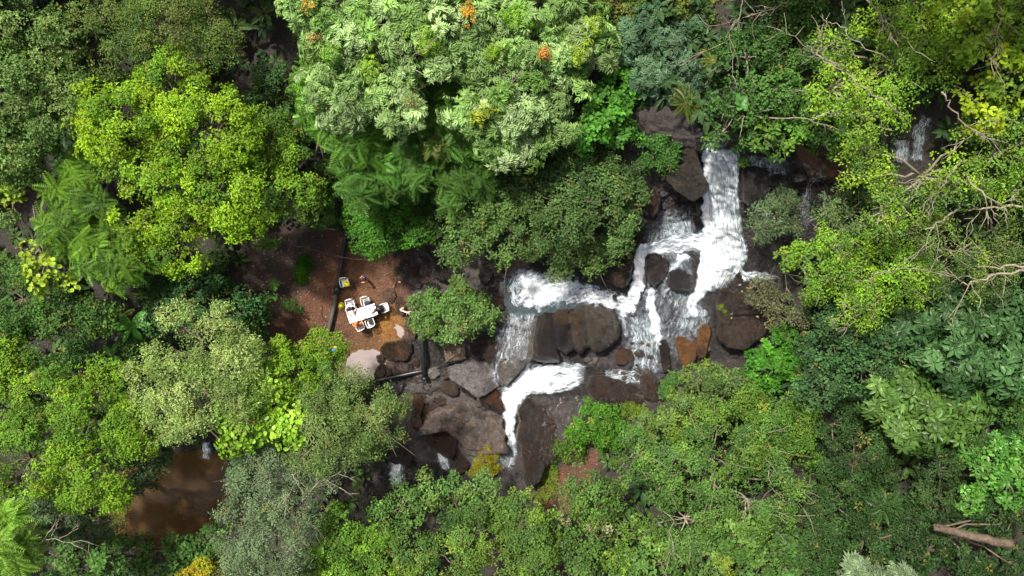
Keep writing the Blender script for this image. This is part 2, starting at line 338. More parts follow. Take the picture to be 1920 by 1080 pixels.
# ------------------------------------------------------------------ ground
def axis(a0, a, b, b0, fine, grow):
    mid = list(np.arange(a, b + .1, fine)); l = []; x = a; st = fine
    while x > a0: st = min(st * grow, 90); x -= st; l.append(x)
    r = []; x = mid[-1]; st = fine
    while x < b0: st = min(st * grow, 90); x += st; r.append(x)
    return np.array(l[::-1] + mid + r)
gu = axis(-1400, 590, 1540, 3300, 3.0, 1.12); gv = axis(-1100, 240, 905, 2200, 3.0, 1.12)
GU, GV = np.meshgrid(gu, gv)
GZ = Zt(GU, GV)
nu, nv = len(gu), len(gv)
def base_col(px, py):
    n = fbm(px / 60, py / 60, 3.3, 4)[..., None]; n2 = fbm(px / 14, py / 14, 9.1, 3)[..., None]
    c = np.zeros(px.shape + (3,)) + np.array([.03, .019, .011]); wet = np.zeros(px.shape) + .1
    c = c * (1 + .4 * n)
    def zone(poly, col, soft, w, amp=1.0, mix=1.0):
        nonlocal c, wet
        m = sstep(soft, -soft, poly_sd(px, py, poly) + zone_noise(px, py) * amp) * mix
        c = c * (1 - m[..., None]) + np.array(col) * m[..., None] * (1 + .3 * n + .15 * n2); wet = wet * (1 - m) + w * m
    zone(CLEARING, (.13, .038, .01), 14, .35)
    zone([(470,430),(600,420),(620,470),(560,540),(520,600),(470,600),(440,520)], (.05,.021,.012), 25, .1)
    zone([(515,610),(560,565),(600,520),(645,480),(650,600),(600,660),(540,650)], (.19,.06,.016), 12, .3, .7)
    zone([(640,450),(700,470),(760,500),(760,640),(640,700),(600,640),(630,540)], (.17,.06,.012), 16, .5)
    zone([(715,585),(748,588),(758,615),(745,650),(705,655),(690,630)], (.36,.16,.025), 12, .75, .6)
    zone([(640,640),(690,625),(730,645),(690,665),(650,690)], (.22,.1,.03), 10, .7, .6)
    zone([(1090,780),(1130,800),(1120,880),(1080,960),(1010,960),(1010,880),(1040,840)], (.16,.055,.02), 14, .1)
    zone(RIVER, (.038, .031, .029), 10, .9, .6)
    zone([(780,460),(940,480),(940,560),(830,600),(770,560)], (.05,.035,.028), 14, .4, .8)
    zone([(1190,215),(1300,220),(1300,280),(1250,300),(1240,400),(1200,400)], (.022,.011,.007), 14, .3, 1)
    zone([(1490,270),(1610,280),(1600,340),(1520,330)], (.2,.085,.03), 12, .4, .8)
    zone([(940,470),(1010,470),(980,510),(940,510)], (.12,.08,.05), 10, .3)
    zone([(955,580),(1012,580),(1000,690),(950,740),(930,700)], (.2,.18,.165), 8, .55, .4)
    zone([(1000,740),(1180,760),(1120,840),(1010,900),(970,880),(970,770)], (.055,.04,.034), 8, .7, .5)
    zone([(1165,560),(1215,590),(1235,650),(1240,710),(1170,720),(1150,690),(1165,640)], (.06,.06,.072), 14, .95, .8)
    zone([(1100,650),(1190,650),(1200,700),(1100,705)], (.06,.05,.05), 12, .9, 1)
    zone([(1180,700),(1230,720),(1230,770),(1120,770),(1110,720)], (.06,.042,.04), 12, .7, 1)
    zone([(700,680),(800,690),(780,740),(690,720)], (.13,.08,.055), 10, .6, .6)
    zone([(700,715),(760,700),(960,680),(960,880),(780,860)], (.14,.115,.1), 14, .85, .6)
    return c * .62, wet
GC, GW = base_col(GU, GV)
k = (H - GZ) / H / S
V = np.stack([(GU - 960) * k, (540 - GV) * k, GZ], -1).reshape(-1, 3)
ii = (np.arange(nv - 1)[:, None] * nu + np.arange(nu - 1)[None]).ravel()
F = np.stack([ii, ii + nu, ii + nu + 1, ii + 1], 1)
g = link('ground', mesh_np('ground', V, F, M_SOIL, True, GC.reshape(-1, 3), {'wet': GW.ravel()})); tag(g, kind='structure')
print('ground tris', len(F) * 2)
def gz(px, py): return float(Zt(np.array([px], float), np.array([py], float))[0])
_wx = None
def ground_world(x, y):
    """ground height under world point(s)"""
    x = np.asarray(x, float); y = np.asarray(y, float); z = np.zeros_like(x)
    for _ in range(4):
        kk = S * H / (H - z); z = Zt(960 + x * kk, 540 - y * kk)
    return z

# ------------------------------------------------------------------ standing water
def pool(name, outline, z, mat, label=None):
    o = smooth_loop(outline, 60, .2); o = o + np.stack([5 * fbm(o[:, 0] / 12, o[:, 1] / 12, 2., 3), 5 * fbm(o[:, 0] / 12, o[:, 1] / 12, 9., 3)], 1); c = o.mean(0); V = [P(c[0], c[1], z)] + [P(x, y, z) for x, y in o]
    F = np.array([(0, 1 + (i + 1) % 60, 1 + i) for i in range(60)])
    ob = link(name, mesh_np(name, np.array(V), F, mat)); tag(ob, label, kind='structure'); return ob
M_MUD = mat_water('muddy_river_water', (.08, .046, .018), .08, .35, 1.0, 4)
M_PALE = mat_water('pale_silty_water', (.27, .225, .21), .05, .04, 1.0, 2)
M_DARKW = mat_water('dark_clear_water', (.045, .06, .066), .1, .8, .8, 5)
pool('muddy_pool', [(180,880),(250,850),(330,830),(420,830),(470,880),(440,960),(420,1020),(330,1045),(230,1040),(100,1060),(60,1010),(120,930)], -3.25, M_MUD)
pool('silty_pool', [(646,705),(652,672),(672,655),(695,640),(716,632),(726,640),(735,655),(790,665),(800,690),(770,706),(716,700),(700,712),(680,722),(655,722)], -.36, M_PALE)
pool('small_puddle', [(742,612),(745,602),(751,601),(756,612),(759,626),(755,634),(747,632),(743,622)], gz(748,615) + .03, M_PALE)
pool('plunge_pool', [(940,520),(960,495),(1010,480),(1080,490),(1130,530),(1180,545),(1195,580),(1160,590),(1100,580),(1010,590),(965,600),(945,570)], 1.62, M_DARKW)

# ------------------------------------------------------------------ white water
def fall(name, L, R, dens, off=.1, edge=.35, bump=.06, endfade=.12, label=None, res=.07, startfade=.06, skew=0, jit=5):
    L = np.asarray(L, float); R = np.asarray(R, float)
    ln = np.linalg.norm(np.diff((L + R) / 2, axis=0), axis=1).sum() / S; wd = np.linalg.norm(L - R, axis=1).max() / S
    ns = max(12, int(ln / res)); nt_ = max(8, int(wd / res))
    l = smooth_line(L, ns); r = smooth_line(R, ns); t = np.linspace(0, 1, nt_)
    px = l[:, None, 0] * (1 - t) + r[:, None, 0] * t; py = l[:, None, 1] * (1 - t) + r[:, None, 1] * t
    s = np.linspace(0, 1, ns)[:, None] + 0 * t[None]; T = t[None] + 0 * s
    px = px + jit * fbm(px / 16, py / 16, 5., 3); py = py + jit * fbm(px / 16, py / 16, 15., 3)
    z = Zt(px, py); z = np.maximum(z, Zs(px, py) - .05)
    b = .6 * fbm(px / S * 2.2, py / S * 2.2, 2., 3) + .4 * np.abs(fbm(T * wd * 5, s * ln * .8, 4., 3))
    z = z + off + bump * b * 2
    d = np.interp(s, np.linspace(0, 1, len(dens)), dens)
    e = np.minimum(T, 1 - T) / edge; e = sstep(0, 1, e + .25 * fbm(px / 9, py / 9, 7., 3))
    if skew: d = d - skew * T
    d = d * (.35 + .65 * e) * sstep(0, startfade, s + .02 * b) * sstep(0, endfade, 1 - s + .05 * b); d = np.where((T <= 0) | (T >= 1), 0, d)
    kk = (H - z) / H / S; V = np.stack([(px - 960) * kk, (540 - py) * kk, z], -1).reshape(-1, 3)
    i = (np.arange(ns - 1)[:, None] * nt_ + np.arange(nt_ - 1)[None]).ravel(); F = np.stack([i, i + 1, i + nt_ + 1, i + nt_], 1)
    uv = np.stack([T * wd, s * ln], -1).reshape(-1, 2) + np.array([len(name) * 3.1 + L[0][0] * .01, L[0][1] * .013])
    o = link(name, mesh_np(name, V, F, M_TURB if name == 'rapids' else M_FOAM, True, None, {'dens': d.ravel()}, uv)); tag(o, label, kind='structure'); return o
fall('waterfall', [(1316,274),(1317,320),(1316,370),(1316,430),(1308,490),(1300,540),(1290,575)], [(1388,270),(1389,320),(1388,375),(1394,430),(1404,470),(1392,505),(1345,560)], [.82,.84,.8,.76,.78,.84,.86,.76,.5], .12, .07, skew=.28, jit=2)
fall('waterfall', [(1313,340),(1314,400),(1314,460),(1312,510),(1300,560)], [(1330,340),(1336,400),(1342,460),(1345,520),(1330,560)], [0.79,0.93,0.97,0.93,0.64], .22, .35, .05)
fall('waterfall', [(1316,274),(1316,310),(1318,350)], [(1336,274),(1340,310),(1334,350)], [0.79,0.86,0.64], .2, .3, .05)
fall('waterfall', [(1330,428),(1290,430),(1240,443),(1205,458),(1190,470)], [(1330,480),(1290,478),(1262,480),(1228,476),(1205,480)], [0.75,0.62,0.57,0.66,0.75], .1, .25, .08)
fall('waterfall', [(1195,452),(1190,480),(1184,520),(1172,550),(1160,572)], [(1222,455),(1213,490),(1212,530),(1205,556),(1196,582)], [0.79,0.90,0.93,0.90,0.79], .16, .3, .06)
fall('waterfall', [(1265,470),(1255,500),(1250,535),(1232,560)], [(1305,480),(1272,505),(1258,540),(1246,570)], [0.68,0.64,0.57,0.50], .12, .35)
fall('waterfall', [(1212,535),(1208,560),(1212,590),(1218,620),(1226,645)], [(1236,540),(1232,565),(1238,595),(1246,620),(1244,650)], [0.64,0.75,0.82,0.82,0.64], .12, .35)
fall('waterfall', [(1320,520),(1292,548),(1283,570),(1290,596)], [(1345,540),(1315,570),(1310,585),(1314,604)], [0.72,0.68,0.72,0.54], .14, .35)
fall('rapids', [(1200,548),(1165,548),(1130,535),(1090,522),(1040,505),(985,505),(955,520)], [(1200,592),(1160,588),(1120,580),(1080,576),(1040,580),(985,590),(955,570)], [0.79,0.72,0.63,0.62,0.75,0.86,0.64], .2, .3, .1, .2)
fall('rapids', [(1090,515),(1050,500),(1010,512),(970,525)], [(1090,560),(1050,575),(1010,585),(970,565)], [0.57,0.79,0.93,0.57], .3, .45, .12, .3)
fall('rapids', [(1168,560),(1150,578),(1160,600),(1170,640)], [(1200,580),(1185,592),(1180,610),(1182,640)], [0.72,0.64,0.50,0.25], .12, .4)
fall('waterfall', [(1114,676),(1060,674),(1010,680),(985,690),(962,708)], [(1108,726),(1062,738),(1015,744),(985,748),(970,762)], [0.57,0.66,0.70,0.79,0.86], .14, .22, .1, .1, startfade=.16)
fall('waterfall', [(985,675),(975,695),(958,715),(940,728),(936,760),(946,800),(948,838)], [(1000,678),(996,700),(992,735),(985,755),(972,780),(968,810),(966,838)], [0.75,0.82,0.90,1.00,0.97,0.90,0.57], .22, .3, .08, .08)
fall('waterfall', [(948,815),(946,845),(945,880)], [(972,815),(972,845),(974,880)], [0.64,0.54,0.40], .12, .35)
fall('waterfall', [(722,870),(724,890),(730,915)], [(760,866),(762,890),(752,915)], [0.68,0.79,0.57], .14, .45)
fall('waterfall', [(812,848),(818,865),(828,885)], [(838,850),(848,868),(852,885)], [0.57,0.63,0.50], .14, .4)
fall('waterfall', [(378,828),(376,845),(372,862)], [(398,828),(400,845),(404,862)], [0.57,0.72,0.50], .2, .45)
fall('waterfall', [(1722,212),(1704,240),(1700,270),(1696,305)], [(1762,222),(1746,245),(1744,275),(1740,310)], [.4,.52,.5,.4], .2, .4)
fall('waterfall', [(1672,262),(1668,282),(1665,305)], [(1712,262),(1710,284),(1712,310)], [0.50,0.59,0.50], .2, .4)
fall('waterfall', [(1318,246),(1318,262),(1316,278)], [(1360,248),(1362,262),(1366,278)], [0.42,0.46,0.57], .12, .4)
# thin films of running water; their white streaks also paint glints on wet rock
fall('water_film', [(1220,395),(1200,460),(1200,520),(1165,600),(1150,700)], [(1316,395),(1300,470),(1330,560),(1345,600),(1270,705)], [0.36,0.40,0.40,0.38,0.34], .03, .2, .02)
fall('water_film', [(935,580),(925,640),(915,700),(930,740)], [(1008,582),(1002,640),(985,690),(950,720)], [0.40,0.44,0.40,0.36], .62, .2, .02)
fall('water_film', [(1000,735),(985,790),(975,840),(970,890)], [(1130,740),(1100,790),(1040,830),(1000,890)], [0.26,0.24,0.2,0.16], .55, .25, .02)
fall('water_film', [(800,770),(860,790),(900,840),(940,890)], [(880,740),(940,775),(950,830),(975,890)], [0.10,0.18,0.30,0.40], .4, .25, .02)
fall('water_film', [(960,500),(945,540),(950,580),(985,605)], [(1010,500),(985,540),(985,570),(1010,590)], [0.51,0.51,0.48,0.36], .12, .3, .03)
fall('water_film', [(1480,300),(1500,350),(1470,420)], [(1570,310),(1560,370),(1520,440)], [0.32,0.36,0.32], .05, .3, .02)
fall('water_film', [(1392,280),(1392,330),(1392,380),(1398,430)], [(1490,300),(1480,335),(1470,390),(1440,430)], [0.42,0.48,0.42,0.36], .05, .3, .03)
fall('water_film', [(1165,590),(1165,640),(1160,700)], [(1262,600),(1262,650),(1255,705)], [0.46,0.48,0.42], .05, .3, .03)
fall('water_film', [(1262,540),(1262,580),(1256,620)], [(1345,590),(1338,610),(1320,640)], [0.46,0.46,0.40], .05, .3, .03)
fall('water_film', [(1215,400),(1225,425),(1240,450)], [(1314,380),(1314,415),(1316,440)], [0.36,0.46,0.56], .05, .3, .03)
fall('water_film', [(1100,700),(1140,690),(1180,692),(1215,700)], [(1105,735),(1140,728),(1180,722),(1215,722)], [0.56,0.48,0.54,0.42], .05, .3, .03)
fall('water_film', [(1385,500),(1400,505),(1440,510),(1470,520)], [(1392,530),(1410,528),(1440,525),(1470,528)], [0.56,0.54,0.48,0.36], .08, .3, .03)

# ------------------------------------------------------------------ rocks
def rock_mesh(name, outline, h, col, kind='dome', col2=None, wet=.5, seed=0, base=None, grooves=(), sink=.5, sharp=.35, tilt=None):
    r_ = np.random.default_rng(seed + int(outline[0][0] * 7 + outline[0][1]))
    o = np.array(outline, float); c = o.mean(0); size = np.abs(o - c).max() / S
    na = int(np.clip(size * 2 * math.pi / .07, 20, 130)); nr = int(np.clip(size / .07, 6, 30))
    ol = smooth_loop(outline, na, sharp); zb = (gz(*c) if base is None else base)
    f = np.linspace(0, 1, nr + 1)[1:]
    px = c[0] + (ol[:, 0] - c[0])[None] * f[:, None]; py = c[1] + (ol[:, 1] - c[1])[None] * f[:, None]
    px = np.vstack([np.full((1, na), c[0]), px]); py = np.vstack([np.full((1, na), c[1]), py]); ff = np.concatenate([[0], f])[:, None] + 0 * px
    p, q = {'dome': (2.2, .62), 'slab': (9, .45), 'block': (6, .5)}[kind]
    z = h * (1 - ff ** p) ** q
    x, y = (px - c[0]) / S, (py - c[1]) / S
    if kind != 'dome' or r_.random() < .4:
        for _ in range(5 if kind == 'block' else 3):
            a = r_.uniform(0, 6.28); sl = r_.uniform(.15, .9) * h / max(size, .2); z = np.minimum(z, h * r_.uniform(.75, 1.1) - sl * (x * np.cos(a) + y * np.sin(a)) * 1.0)
    if tilt: z = z + (x * tilt[0] + y * tilt[1]) * (1 - ff ** 4)
    sx = r_.uniform(0, 50)
    z = z + (.12 * size * fbm(x * .9 / size + sx, y * .9 / size, 1., 3) + (.05 if kind == 'slab' else .03) * ridged(x * 1.6 + sx, y * 1.6, 3., 3) - .04) * (1 - ff ** 6)
    if kind != 'dome': z = z + .07 * size * np.round(2.6 * fbm(x * 1.3 / size + sx, y * 1.3 / size, 7., 2)) / 2.6 * (1 - ff ** 8) + .02 * fbm(x * 6, y * 6, 4., 3)
    for gl in grooves:
        gl_, wd, dp = gl; d = np.full(px.shape, 1e9)
        for (x0, y0), (x1, y1) in zip(gl_[:-1], gl_[1:]):
            dx, dy = x1 - x0, y1 - y0; t = np.clip(((px - x0) * dx + (py - y0) * dy) / (dx*dx + dy*dy), 0, 1); d = np.minimum(d, np.hypot(px - x0 - t*dx, py - y0 - t*dy))
        z = z - dp * np.exp(-(d / wd) ** 2)
    rad = 1 + .075 * fbm(np.cos(np.arange(na) / na * 6.283) * 2.6 + sx, np.sin(np.arange(na) / na * 6.283) * 2.6, 2., 4)
    px = c[0] + (px - c[0]) * rad[None]; py = c[1] + (py - c[1]) * rad[None]
    z = np.maximum(z, -.1) + zb
    px = np.vstack([px, c[0] + (px[-1:] - c[0]) * 1.01]); py = np.vstack([py, c[1] + (py[-1:] - c[1]) * 1.01]); z = np.vstack([z, np.full((1, na), zb - sink)])
    kk = (H - z) / H / S; V = np.stack([(px - 960) * kk, (540 - py) * kk, z], -1).reshape(-1, 3); m = nr + 2
    i, j = np.meshgrid(np.arange(m - 1), np.arange(na), indexing='ij'); jn = (j + 1) % na
    F = np.stack([i*na + j, (i+1)*na + j, (i+1)*na + jn, i*na + jn], -1).reshape(-1, 4)
    n = fbm(V[:, 0] * .8, V[:, 1] * .8, V[:, 2] * .8 + seed, 3)
    col = np.array(col); c2 = np.array(col2) if col2 is not None else col * .6
    t = sstep(-.15, .35, n)[:, None]; C = col * (1 - t) + c2 * t
    return mesh_np(name, V, F, M_ROCK, True, C, {'wet': wet + .25 * n})
BR = (.085, .045, .022); DK = (.04, .033, .033); GY = (.24, .22, .21); OC = (.34, .15, .03); PU = (.085, .07, .075); TN = (.17, .115, .07); OL = (.06, .04, .016)
def boulder(outline, h, col, label, kind='dome', cat='boulder', name='boulder', **kw):
    o = link(name, rock_mesh(name, outline, h, col, kind, **kw)); return tag(o, label, cat)
# the great grooved boulder: one rock of four lobes
gb = empty('grooved_boulder', P(1085, 625, 1.2), 'huge wet brown boulder split by deep grooves, left of the thin central cascade', 'boulder')
def lobe(outline, h, col, **kw):
    me = rock_mesh('rock_lobe', outline, h, col, 'dome', base=1.25, wet=.95, sharp=.2, sink=1.2, **kw); o = link('rock_lobe', me, gb)
    o.matrix_parent_inverse = __import__('mathutils').Matrix.Translation(-gb.location); return o
lobe([(1093,575),(1122,569),(1148,574),(1160,590),(1165,615),(1160,640),(1142,654),(1118,662),(1103,648),(1094,610)], 1.3, (.062,.045,.03), col2=(.032,.025,.02))
lobe([(1070,580),(1088,572),(1102,573),(1104,600),(1106,640),(1100,656),(1086,664),(1073,650),(1066,620),(1064,595)], 1.0, (.05,.033,.02), col2=(.018,.013,.011))
lobe([(1038,582),(1056,574),(1068,577),(1071,605),(1078,640),(1075,658),(1062,664),(1047,657),(1038,625),(1035,600)], .88, (.05,.03,.011), col2=(.01,.008,.008))
lobe([(1012,582),(1034,578),(1040,620),(1047,660),(1050,678),(1022,680),(1000,674),(1003,630)], .6, (.032,.021,.015), col2=(.012,.01,.01))
ROCKS = [
 ([(955,584),(985,580),(1010,583),(1005,630),(999,672),(976,697),(950,720),(930,702),(936,680),(948,650),(950,612)], .55, (.34,.31,.28), 'long pale grey gravelly rock ridge between the pool and the lower fall', 'slab', dict(col2=(.26,.23,.21), wet=.6)),
 ([(838,688),(862,680),(885,667),(908,674),(930,698),(938,722),(925,732),(898,748),(880,737),(862,722),(845,714),(838,700)], .5, (.44,.41,.41), 'broad pale grey slab left of the lower waterfall, above the dark wedge', 'slab', dict(col2=(.3,.28,.3), wet=.65, sharp=.7)),
 ([(898,748),(928,724),(940,745),(947,768),(935,775),(905,762)], .3, (.03,.026,.024), 'dark wet wedge of rock beside the lower waterfall', 'block', dict(col2=(.13,.055,.02), wet=.7, sharp=.8)),
 ([(829,716),(845,713),(860,720),(863,737),(851,747),(835,740),(825,728)], .55, (.12,.085,.055), 'smooth rounded brown boulder on the grey rubble left of the broad slab', 'dome', dict(col2=(.1,.075,.05))),
 ([(861,718),(872,716),(884,728),(891,738),(889,748),(876,741),(864,733)], .3, (.04,.028,.024), 'small dark angular boulder lying against the broad grey slab', 'block', {}),
 ([(815,747),(833,743),(841,750),(838,758),(824,762),(816,756)], .35, (.13,.08,.035), 'small honey brown block below the smooth rounded boulder', 'block', dict(sharp=.6)),
 ([(786,762),(800,756),(818,757),(823,770),(814,784),(796,780)], .3, (.12,.075,.05), 'ribbed brown rock above the rough lower slab', 'slab', dict(sharp=.6)),
 ([(832,697),(840,695),(844,702),(841,711),(834,709)], .3, (.15,.09,.05), 'small tan boulder at the left edge of the broad grey slab', 'dome', {}),
 ([(829,650),(850,645),(872,643),(876,674),(836,680)], .45, (.42,.3,.2), 'flat tan slab crossed by thin dark roots under the leafy shrub', 'slab', dict(col2=(.34,.25,.17), wet=.2, sharp=.9)),
 ([(884,642),(915,630),(946,628),(946,665),(931,694),(906,672),(880,664)], .7, (.06,.035,.02), 'large dark brown boulder between the tan slab and the grey ridge', 'block', dict(col2=(.03,.02,.015))),
 ([(797,826),(812,811),(826,811),(833,807),(850,813),(861,824),(856,845),(849,862),(830,855),(812,842)], .9, (.085,.045,.026), 'big brown boulder with sharp crest at the foot of the rough slab', 'block', dict(col2=(.06,.032,.02), wet=.5, sharp=.6)),
 ([(858,858),(880,845),(888,857),(872,886),(844,896),(848,874)], .7, (.08,.045,.028), 'slanting brown boulder between the small cascade and the yellow moss', 'block', dict(sharp=.5)),
 ([(742,850),(762,838),(776,856),(772,873),(748,870)], .7, (.065,.036,.024), 'dark brown boulder above the lowest left cascade', 'block', {}),
 ([(772,738),(783,732),(796,738),(797,757),(790,785),(794,800),(780,806),(768,795),(773,770)], .7, (.15,.075,.035), 'tall narrow rust brown boulder beside the grey-green tree', 'dome', dict(col2=(.1,.05,.03))),
 ([(800,777),(835,754),(870,744),(900,764),(930,778),(944,790),(946,830),(950,852),(920,852),(880,844),(858,825),(832,806),(805,813),(784,817),(790,792)], .35, (.34,.27,.22), 'wide rough brown-grey slab rippled all over, left of the lowest chute', 'slab', dict(col2=(.17,.14,.12), wet=.75, sharp=.6)),
 ([(985,746),(1010,738),(1060,741),(1100,735),(1140,750),(1175,772),(1150,800),(1100,830),(1058,850),(1022,880),(1012,905),(990,910),(980,880),(976,845),(968,815),(975,792),(972,770)], .5, (.05,.04,.036), 'great dark smooth rock face right of the lowest chute', 'slab', dict(col2=(.08,.048,.032), wet=.6, sharp=.3, grooves=[([(1060,745),(1075,790),(1120,810)], 2.5, .2), ([(1050,745),(1055,770),(1085,790)], 3, .15), ([(1000,745),(995,800),(1000,860)], 4, .12)])),
 ([(1104,708),(1130,702),(1190,722),(1215,745),(1198,766),(1150,768),(1122,752),(1098,733)], .4, (.075,.045,.036), 'low purplish brown slab above the bright green shrub', 'slab', dict(col2=(.07,.05,.05), wet=.6)),
 ([(1199,706),(1222,701),(1240,712),(1243,744),(1228,760),(1206,746)], .9, (.055,.036,.03), 'upright dark boulder at the right end of the purplish slab', 'dome', dict(col2=(.1,.06,.045))),
 ([(1265,640),(1270,629),(1284,628),(1294,637),(1306,634),(1309,655),(1303,678),(1288,694),(1279,684),(1270,662)], .5, OC, 'smooth orange rock at the foot of the cascades, the left and wider one', 'dome', dict(col2=(.22,.09,.02), wet=.5, sharp=0)),
 ([(1306,630),(1311,614),(1320,606),(1332,608),(1335,622),(1331,642),(1324,668),(1312,672),(1306,655)], .55, (.32,.14,.03), 'narrow orange rock with a row of dark holes at its top', 'dome', dict(col2=(.14,.06,.02), sharp=.2, grooves=[([(1313,618),(1313.5,618)], 2.2, .3), ([(1319,614),(1319.5,614)], 2.2, .3), ([(1325,613),(1325.5,613)], 2.2, .3)])),
 ([(1350,532),(1378,520),(1425,532),(1458,560),(1482,592),(1440,622),(1404,655),(1372,655),(1347,640),(1343,590)], .6, (.07,.042,.026), 'wide dark brown cliff block to the right of the orange rocks', 'slab', dict(col2=(.045,.034,.03), wet=.4, sharp=.5, grooves=[([(1375,525),(1372,600),(1390,650)], 3, .3), ([(1372,595),(1440,590)], 3, .25)])),
 ([(1211,472),(1235,460),(1252,472),(1257,498),(1244,528),(1224,538),(1209,512)], .7, (.045,.032,.032), 'dark rounded boulder splitting the upper cascade in two', 'dome', dict(col2=(.07,.055,.06), wet=.8)),
 ([(1252,508),(1272,498),(1298,504),(1308,530),(1299,546),(1266,546),(1248,534)], .55, (.06,.052,.058), 'dark grey wet boulder under the main waterfall', 'dome', dict(col2=(.035,.03,.035), wet=.85)),
 ([(1134,520),(1152,492),(1176,470),(1191,470),(1188,500),(1180,532),(1165,540),(1140,530)], .9, (.085,.042,.02), 'tall brown boulder at the left of the white side chute', 'block', dict(col2=(.02,.016,.015))),
 ([(1284,248),(1300,262),(1311,290),(1315,318),(1330,346),(1322,364),(1300,378),(1280,369),(1262,354),(1248,336),(1262,315),(1288,300)], 1.9, (.05,.033,.014), 'huge dark olive brown boulder at the left of the main waterfall', 'block', dict(col2=(.036,.024,.012), wet=.3, sharp=.5, sink=1.0)),
 ([(1305,258),(1320,254),(1327,272),(1313,288),(1302,276)], .6, (.03,.027,.03), 'small dark boulder at the lip of the main waterfall', 'dome', dict(wet=.8)),
 ([(1201,342),(1220,339),(1240,360),(1236,396),(1222,406),(1207,380)], .6, (.075,.035,.024), 'reddish brown rock between the shrub crown and the huge boulder', 'block', {}),
 ([(1262,382),(1276,376),(1288,383),(1286,397),(1270,400)], .4, (.08,.07,.075), 'little grey wet boulder below the huge olive boulder', 'dome', dict(wet=.8)),
 ([(1293,378),(1308,374),(1315,388),(1312,405),(1297,403)], .5, (.035,.03,.033), 'little black boulder touching the main waterfall', 'dome', dict(wet=.9)),
 ([(1393,284),(1430,284),(1472,300),(1482,322),(1456,346),(1402,388),(1391,350)], .35, (.055,.048,.055), 'broad wet black slab right of the main waterfall', 'slab', dict(col2=(.035,.032,.038), wet=.85, grooves=[([(1400,340),(1470,320)], 3, .15)])),
 ([(1484,318),(1504,314),(1516,326),(1510,342),(1488,345)], .6, (.035,.03,.033), 'dark boulder at the right end of the wet black slab', 'dome', dict(wet=.7)),
 ([(1520,345),(1548,335),(1572,348),(1566,380),(1535,390),(1518,372)], .6, (.035,.028,.03), 'dark boulder half under the leaves right of the slab', 'block', dict(wet=.6)),
 ([(1236,640),(1248,634),(1254,650),(1256,690),(1244,700),(1238,672)], .5, (.05,.036,.034), 'narrow upright dark rock fin left of the orange rocks', 'block', dict(wet=.7)),
 ([(1152,668),(1166,652),(1186,655),(1190,674),(1170,686),(1156,684)], .35, (.15,.07,.04), 'small rusty rock in the wet slope below the grooved boulder', 'dome', {}),
 ([(712,655),(722,643),(742,640),(752,650),(766,660),(771,672),(757,679),(733,677),(716,669)], .55, (.16,.085,.028), 'large ochre brown boulder lying in the pale silty pool', 'dome', dict(col2=(.07,.042,.02), wet=.7, sharp=.2)),
 ([(741,641),(760,634),(774,644),(775,662),(767,664),(752,652)], .5, (.13,.075,.03), 'rounded brown boulder behind the large ochre one', 'dome', dict(col2=(.07,.04,.02), sharp=.2)),
 ([(705,667),(714,663),(722,668),(722,680),(712,684),(706,676)], .4, (.09,.06,.03), 'small olive brown rock at the right rim of the silty pool', 'dome', {}),
 ([(701,700),(710,684),(722,682),(723,705),(714,712),(702,710)], .45, (.1,.07,.045), 'olive wedge-shaped rock touching the long black pipe', 'block', {}),
 ([(724,693),(732,690),(736,702),(731,709),(724,708)], .25, (.13,.08,.055), 'small reddish stone second along from the wedge-shaped rock', 'dome', {}),
 ([(737,692),(746,690),(750,699),(744,706),(737,702)], .25, (.42,.29,.19), 'small light tan stone above the long black pipe', 'dome', {}),
 ([(771,676),(780,672),(788,680),(785,689),(775,686)], .3, (.13,.085,.045), 'oval tan boulder left of the upright black pipe', 'dome', {}),
 ([(763,684),(771,681),(776,688),(772,694),(765,692)], .25, (.08,.05,.04), 'small round brown boulder beside the oval tan one', 'dome', {}),
 ([(750,687),(757,684),(768,700),(763,708),(755,702)], .25, (.13,.1,.08), 'thin ridged grey-brown rock among the pool stones', 'block', {}),
 ([(814,496),(840,494),(866,490),(872,514),(832,528),(815,522)], .7, (.045,.027,.02), 'large dark angular block upstream of the leafy shrub', 'block', dict(col2=(.025,.018,.015), sharp=.8)),
 ([(798,536),(808,528),(822,530),(828,540),(818,547),(802,544)], .4, (.035,.026,.024), 'dark oval stone below the large angular block', 'dome', {}),
 ([(782,518),(800,512),(814,516),(813,528),(796,533),(783,526)], .3, (.28,.19,.14), 'flat tan stone left of the large angular block', 'slab', {}),
 ([(764,500),(775,492),(788,500),(786,515),(770,518)], .3, (.08,.05,.035), 'brown stone at the edge of the picnic clearing', 'block', {}),
 ([(899,502),(912,498),(925,512),(920,528),(905,534),(896,520)], .6, (.035,.025,.022), 'dark tall boulder right above the leafy shrub', 'block', {}),
 ([(926,519),(938,516),(947,523),(942,529),(930,526)], .3, (.03,.024,.024), 'small black stone left of the plunge pool', 'dome', {}),
 ([(913,540),(925,536),(935,541),(932,549),(918,550)], .35, (.05,.032,.028), 'squat brown stone below the small black stone', 'dome', {}),
 ([(926,566),(940,560),(949,566),(944,582),(932,576)], .4, (.12,.065,.045), 'reddish brown boulder at the tip of the leafy shrub', 'block', {}),
 ([(932,485),(946,478),(956,490),(948,505),(936,502)], .5, (.03,.023,.02), 'dark boulder left of the foam under overhanging leaves', 'dome', {}),
 ([(716,552),(724,541),(738,540),(744,555),(736,570),(722,566)], .28, (.34,.2,.13), 'flat light brown rock between the picnic table and leafy shrub', 'slab', dict(sharp=.3)),
 ([(740,562),(752,555),(762,568),(758,592),(744,588)], .3, (.3,.17,.09), 'flat ochre rock under the bleached branch', 'slab', dict(sharp=.3)),
 ([(760,592),(772,588),(780,612),(778,640),(766,632)], .4, (.2,.115,.07), 'long brown rock left of the upright black pipe top', 'block', {}),
